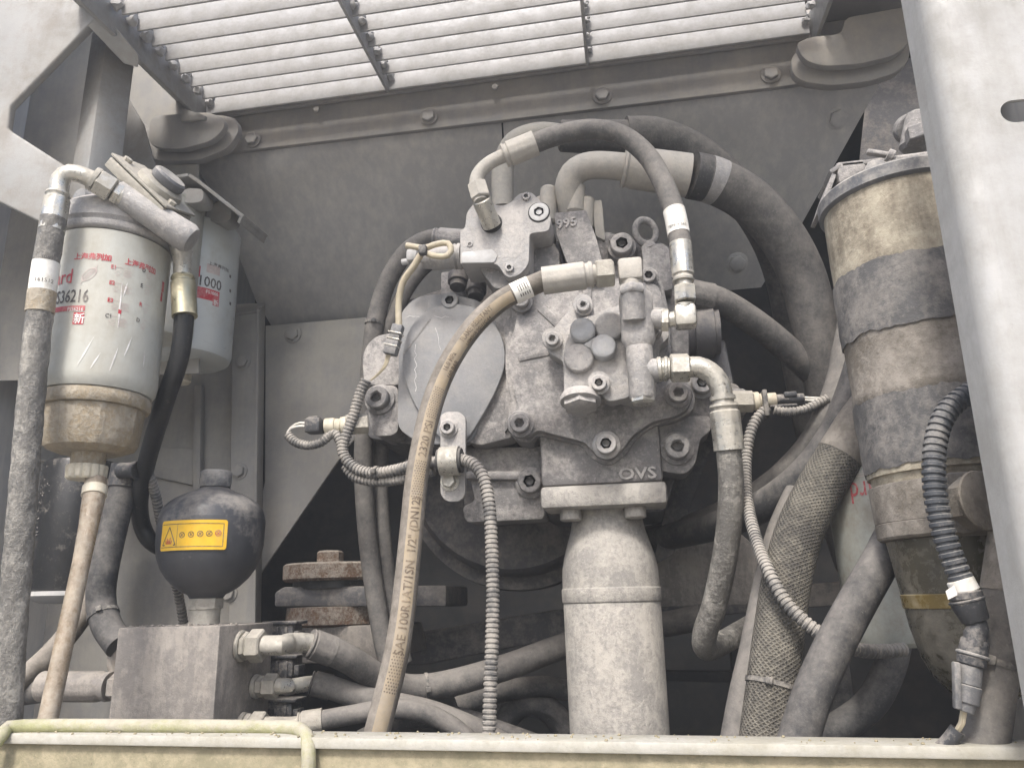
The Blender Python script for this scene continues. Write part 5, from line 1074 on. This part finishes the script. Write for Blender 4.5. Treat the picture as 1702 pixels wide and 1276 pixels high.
bl_ = P(1488, 284, .62); obj('ball', lathe(bl_ - V(0, 0, .006), V(0, 0, 1), [(0, .001), (.001, .0035), (.003, .0055), (.006, .0065), (.009, .0055), (.011, .0035), (.012, .001)], 18), 'zinc', bs_); obj('ball_stem', cyl(P(1484, 312, .62), bl_, .003), 'cast', bs_)
cc = thing('stay_bolt', 'dusty nut and sleeve behind the pillar edge above the strap bracket', 'nut', P(1520, 250, .75))
obj('sleeve', cyl(P(1528, 190, .76), P(1516, 252, .76), .013, ch=.3), 'cast', cc); obj('nut', hexnut(P(1528, 236, .74), P(1524, 214, .74), .012), 'cast', cc); obj('disc', cyl(P(1510, 215, .78), P(1518, 214, .765), .016), 'cast', cc)
ob = thing('outlet_boss', 'greenish hex outlet boss on the lower ring of the housing', 'fitting', P(1620, 880, .60))
obj('pad', box(P(1610, 838, .61), .035, .03, .045, None, .005), 'housing', ob); obj('hex', hexnut(P(1600, 838, .592), P(1628, 833, .58), .019), 'housing', ob); obj('washer', cyl(P(1629, 832, .58), P(1634, 831, .578), .021), 'housing', ob)

# white filter behind, print upside down
wf0 = P(1462, 900, .83); wfc = V(wf0.x, wf0.y, 0)
wf = thing('fuel_filter', 'pale filter canister behind the housing, brand print upside down', 'filter', V(wfc.x, wfc.y, zrow(wfc, 1090)))
cn_ = obj('canister', vl(wfc, [(752, 40), (756, 70), (762, 72), (1050, 70), (1066, 64), (1074, 50), (1076, 10)]), 'shaded_filter', wf)
wr = M(72, V(wfc.x, wfc.y, zrow(wfc, 830)))
a, z = hitcyl(1412, 802, wfc, wr); g = text2d('guard', .030); wx = max(v.x for v in g[0]); g = ([V(-(v.x - wx) * .62, -(v.y), 0) for v in g[0]], g[1]); obj('lettering', wrapcyl(g, wfc, wr, a, z, .0004), 'ink_red', cn_)
for k in range(7): cylrect(cn_, wfc, wr, 1423 + k % 2, 791 - 4 * k, 1450, 789.6 - 4 * k, 'ink_pale', 'print_line')

# hoses in front of / behind it
hose('coolant_hose', 'smooth dark hose curving down left from behind the tape wrapped housing', [(1560, 330, .96), (1510, 430, .90), (1452, 540, .865), (1422, 640, .85), (1392, 715, .85), (1350, 775, .86), (1300, 820, .88), (1250, 850, .91), (1195, 872, .98), (1120, 890, 1.06), (1030, 910, 1.12)], .0175, 'rubber')
hose('coolant_hose', 'paler grey hose running down just inside the smooth dark one', [(1520, 320, 1.0), (1470, 400, .96), (1428, 490, .925), (1410, 570, .91), (1396, 640, .90), (1372, 700, .90), (1340, 752, .92), (1285, 805, .95), (1220, 845, 1.0), (1130, 880, 1.08), (1030, 905, 1.16)], .0165, 'rubber_dusty')
br_, pbr, hb = hose('braided_hose', 'thick hose in dusty braided sleeve slanting down to the sill', [(1560, 560, .84), (1490, 632, .81), (1440, 692, .80), (1405, 745, .80), (1364, 810, .80), (1330, 880, .795), (1308, 960, .785), (1296, 1040, .775), (1286, 1120, .765), (1270, 1250, .755)], .0225, 'braid', n=40); hose_attrs(hb, pbr, 40, max(2, int(pbr.L / 0.006)))
for d_, nme in ((.0, 'sleeve_cuff'),): obj(nme, tube(pbr, .0231, 30, s0=0.0, s1=pbr.s[pbr.near(1395, 762)]), 'housing', br_)
tie(br_, pbr, pbr.s[pbr.near(1284, 1140)], .0228)
hose('coolant_hose', 'grey hose tucked left of the braided one, tied to it', [(1330, 820, .86), (1300, 890, .85), (1278, 980, .83), (1258, 1080, .81), (1240, 1160, .80), (1222, 1260, .79)], .0165, 'rubber_dusty')
t, pf_, hb = hose('coolant_hose', 'dark dusty hose crossing in front of the pale upside down filter', [(1560, 800, .80), (1500, 865, .735), (1462, 935, .70), (1425, 1000, .685), (1388, 1070, .675), (1352, 1150, .665), (1320, 1250, .66)], .0150, 'rubber')
hose('background_hose', 'dim curved hose in the shadow below the murky bowl', [(1490, 1060, .92), (1478, 1110, .92), (1450, 1165, .92), (1400, 1205, .92), (1340, 1235, .92)], .016, 'rubber')
hose('background_hose', 'dim upright hose in the shadow behind the dark dusty hose', [(1380, 1060, 1.0), (1392, 1130, 1.0), (1402, 1240, 1.0)], .015, 'rubber')
# bottom right hose with strap
rh, prh, hb = hose('riser_hose', 'grey mottled hose rising by the pillar foot, cable tied to the plug', [(1690, 860, .585), (1676, 960, .585), (1664, 1050, .585), (1650, 1130, .585), (1632, 1250, .585)], .0150, 'rubber_dusty', n=24)
obj('hose_cuff', tube(prh, .0158, 24, s0=0, s1=prh.s[prh.near(1676, 985)]), 'housing', rh)
tie(rh, prh, prh.s[prh.near(1656, 1105)], .0153)
# big conduit and multi-part plug
co, pco = conduit('wide bluish corrugated conduit looping in front of the tape wrapped housing', [(1640, 640, .585), (1606, 656, .575), (1574, 684, .57), (1557, 725, .568), (1552, 775, .566), (1556, 830, .565), (1570, 890, .565), (1588, 940, .565), (1600, 968, .565)], .0078, .0050, 'conduit_blue')
pl_ = thing('sensor_plug', 'grimy two part sensor plug with white collar hanging below the wide conduit', 'plug', P(1605, 1180, .57))
def seg(x0, y0, x1, y1, r0, r1, nm, m, parent=pl_, n=24): return obj(nm, cyl(P(x0, y0, .565), P(x1, y1, .565), r0, r1, n=n), m, parent)
seg(1595, 962, 1606, 984, .0085, .0088, 'collar', 'paper'); seg(1603, 982, 1607, 996, .0102, .0105, 'boot_ring', 'plastic_dark'); seg(1606, 995, 1608, 1000, .0112, .0112, 'boot_ring', 'plastic_dark')
seg(1607, 998, 1622, 1032, .0105, .0085, 'boot', 'plastic_dark')
obj('bend', tube(Path(PP([(1619, 1026, .565), (1625, 1045, .565), (1618, 1058, .563), (1619, 1072, .563)]), .003), .0066, 16), 'plastic_dark', pl_)
seg(1620, 1062, 1617, 1086, .0078, .0088, 'shell', 'plastic_dark'); seg(1617, 1085, 1616, 1091, .0098, .0098, 'lock_ring', 'plastic_grey'); seg(1616, 1091, 1614, 1106, .0088, .0085, 'shell', 'plastic_dark')
seg(1613, 1106, 1609, 1138, .0072, .0074, 'socket', 'plastic_grey'); seg(1609, 1138, 1605, 1168, .0080, .0076, 'socket', 'plastic_grey'); seg(1605, 1166, 1602, 1182, .0062, .0058, 'nose', 'plastic_grey')
obj('latch', box(P(1590, 1138, .56), .004, .006, .028, Matrix.Rotation(R(8), 3, 'Y'), .001), 'plastic_grey', pl_)
obj('tag', plate([(1572, 982), (1586, 972), (1592, 988), (1576, 996)], .558, .0006, bev=0), 'paper', pl_)
for k in (-2, 2): obj('wire', tube(Path(PP([(1602 + k, 1180, .565), (1600 + k, 1198, .565), (1590 + k, 1216, .57)]), .003), .0014, 8), 'wire', pl_)
obj('sheath', tube(Path(PP([(1592, 1212, .57), (1580, 1228, .572), (1560, 1250, .575)]), .003), .0048, 14), 'plastic_dark', pl_)
# air duct wall right of the bulkhead, unseen ground outside, added to bounce light up
obj('ground', slab([V(-5, -6, -.35), V(5, -6, -.35), V(5, 3, -.35), V(-5, 3, -.35)], .05, 0, n=V(0, 0, 1)), 'ground_soil', kind='structure')
hz = bpy.data.materials.new('veil_haze'); hz.use_nodes = True; hn = hz.node_tree.nodes; hn.remove(hn['Principled BSDF'])  # thin volume added to lift the shadows with a bluish veil
pv = hn.new('ShaderNodeVolumePrincipled'); pv.inputs['Density'].default_value = 0.042; pv.inputs['Color'].default_value = (.86, .90, .95, 1); pv.inputs['Anisotropy'].default_value = 0.2
hz.node_tree.links.new(pv.outputs[0], hn['Material Output'].inputs['Volume']); MATS['veil_haze'] = hz
hb_ = obj('haze', box(V(0, -1.5, .65), 10.6, 9.6, 4.2, None, 0), 'veil_haze', kind='stuff')
for o in list(COL.objects):
    if o.parent is None and 'label' in o and 'group' not in o:
        for k, gname in (('hinge_bracket', 'lug plates at the rail ends'), ('return_hose', 'hoses on the manifold block'), ('delivery_hose', 'fat delivery hoses on the pump'), ('control_hose', 'control hoses behind the regulator'), ('background_hose', 'dim hoses in the shadow'), ('coolant_hose', 'plain hoses by the tape wrapped housing'), ('fuel_filter', 'pale filter canisters'), ('fuel_hose', 'fuel hoses below the filters'), ('pressure_sensor', 'sensors on the pump sides'), ('corrugated_conduit', 'corrugated wiring conduits')):
            if o.name.startswith(k): o['group'] = gname
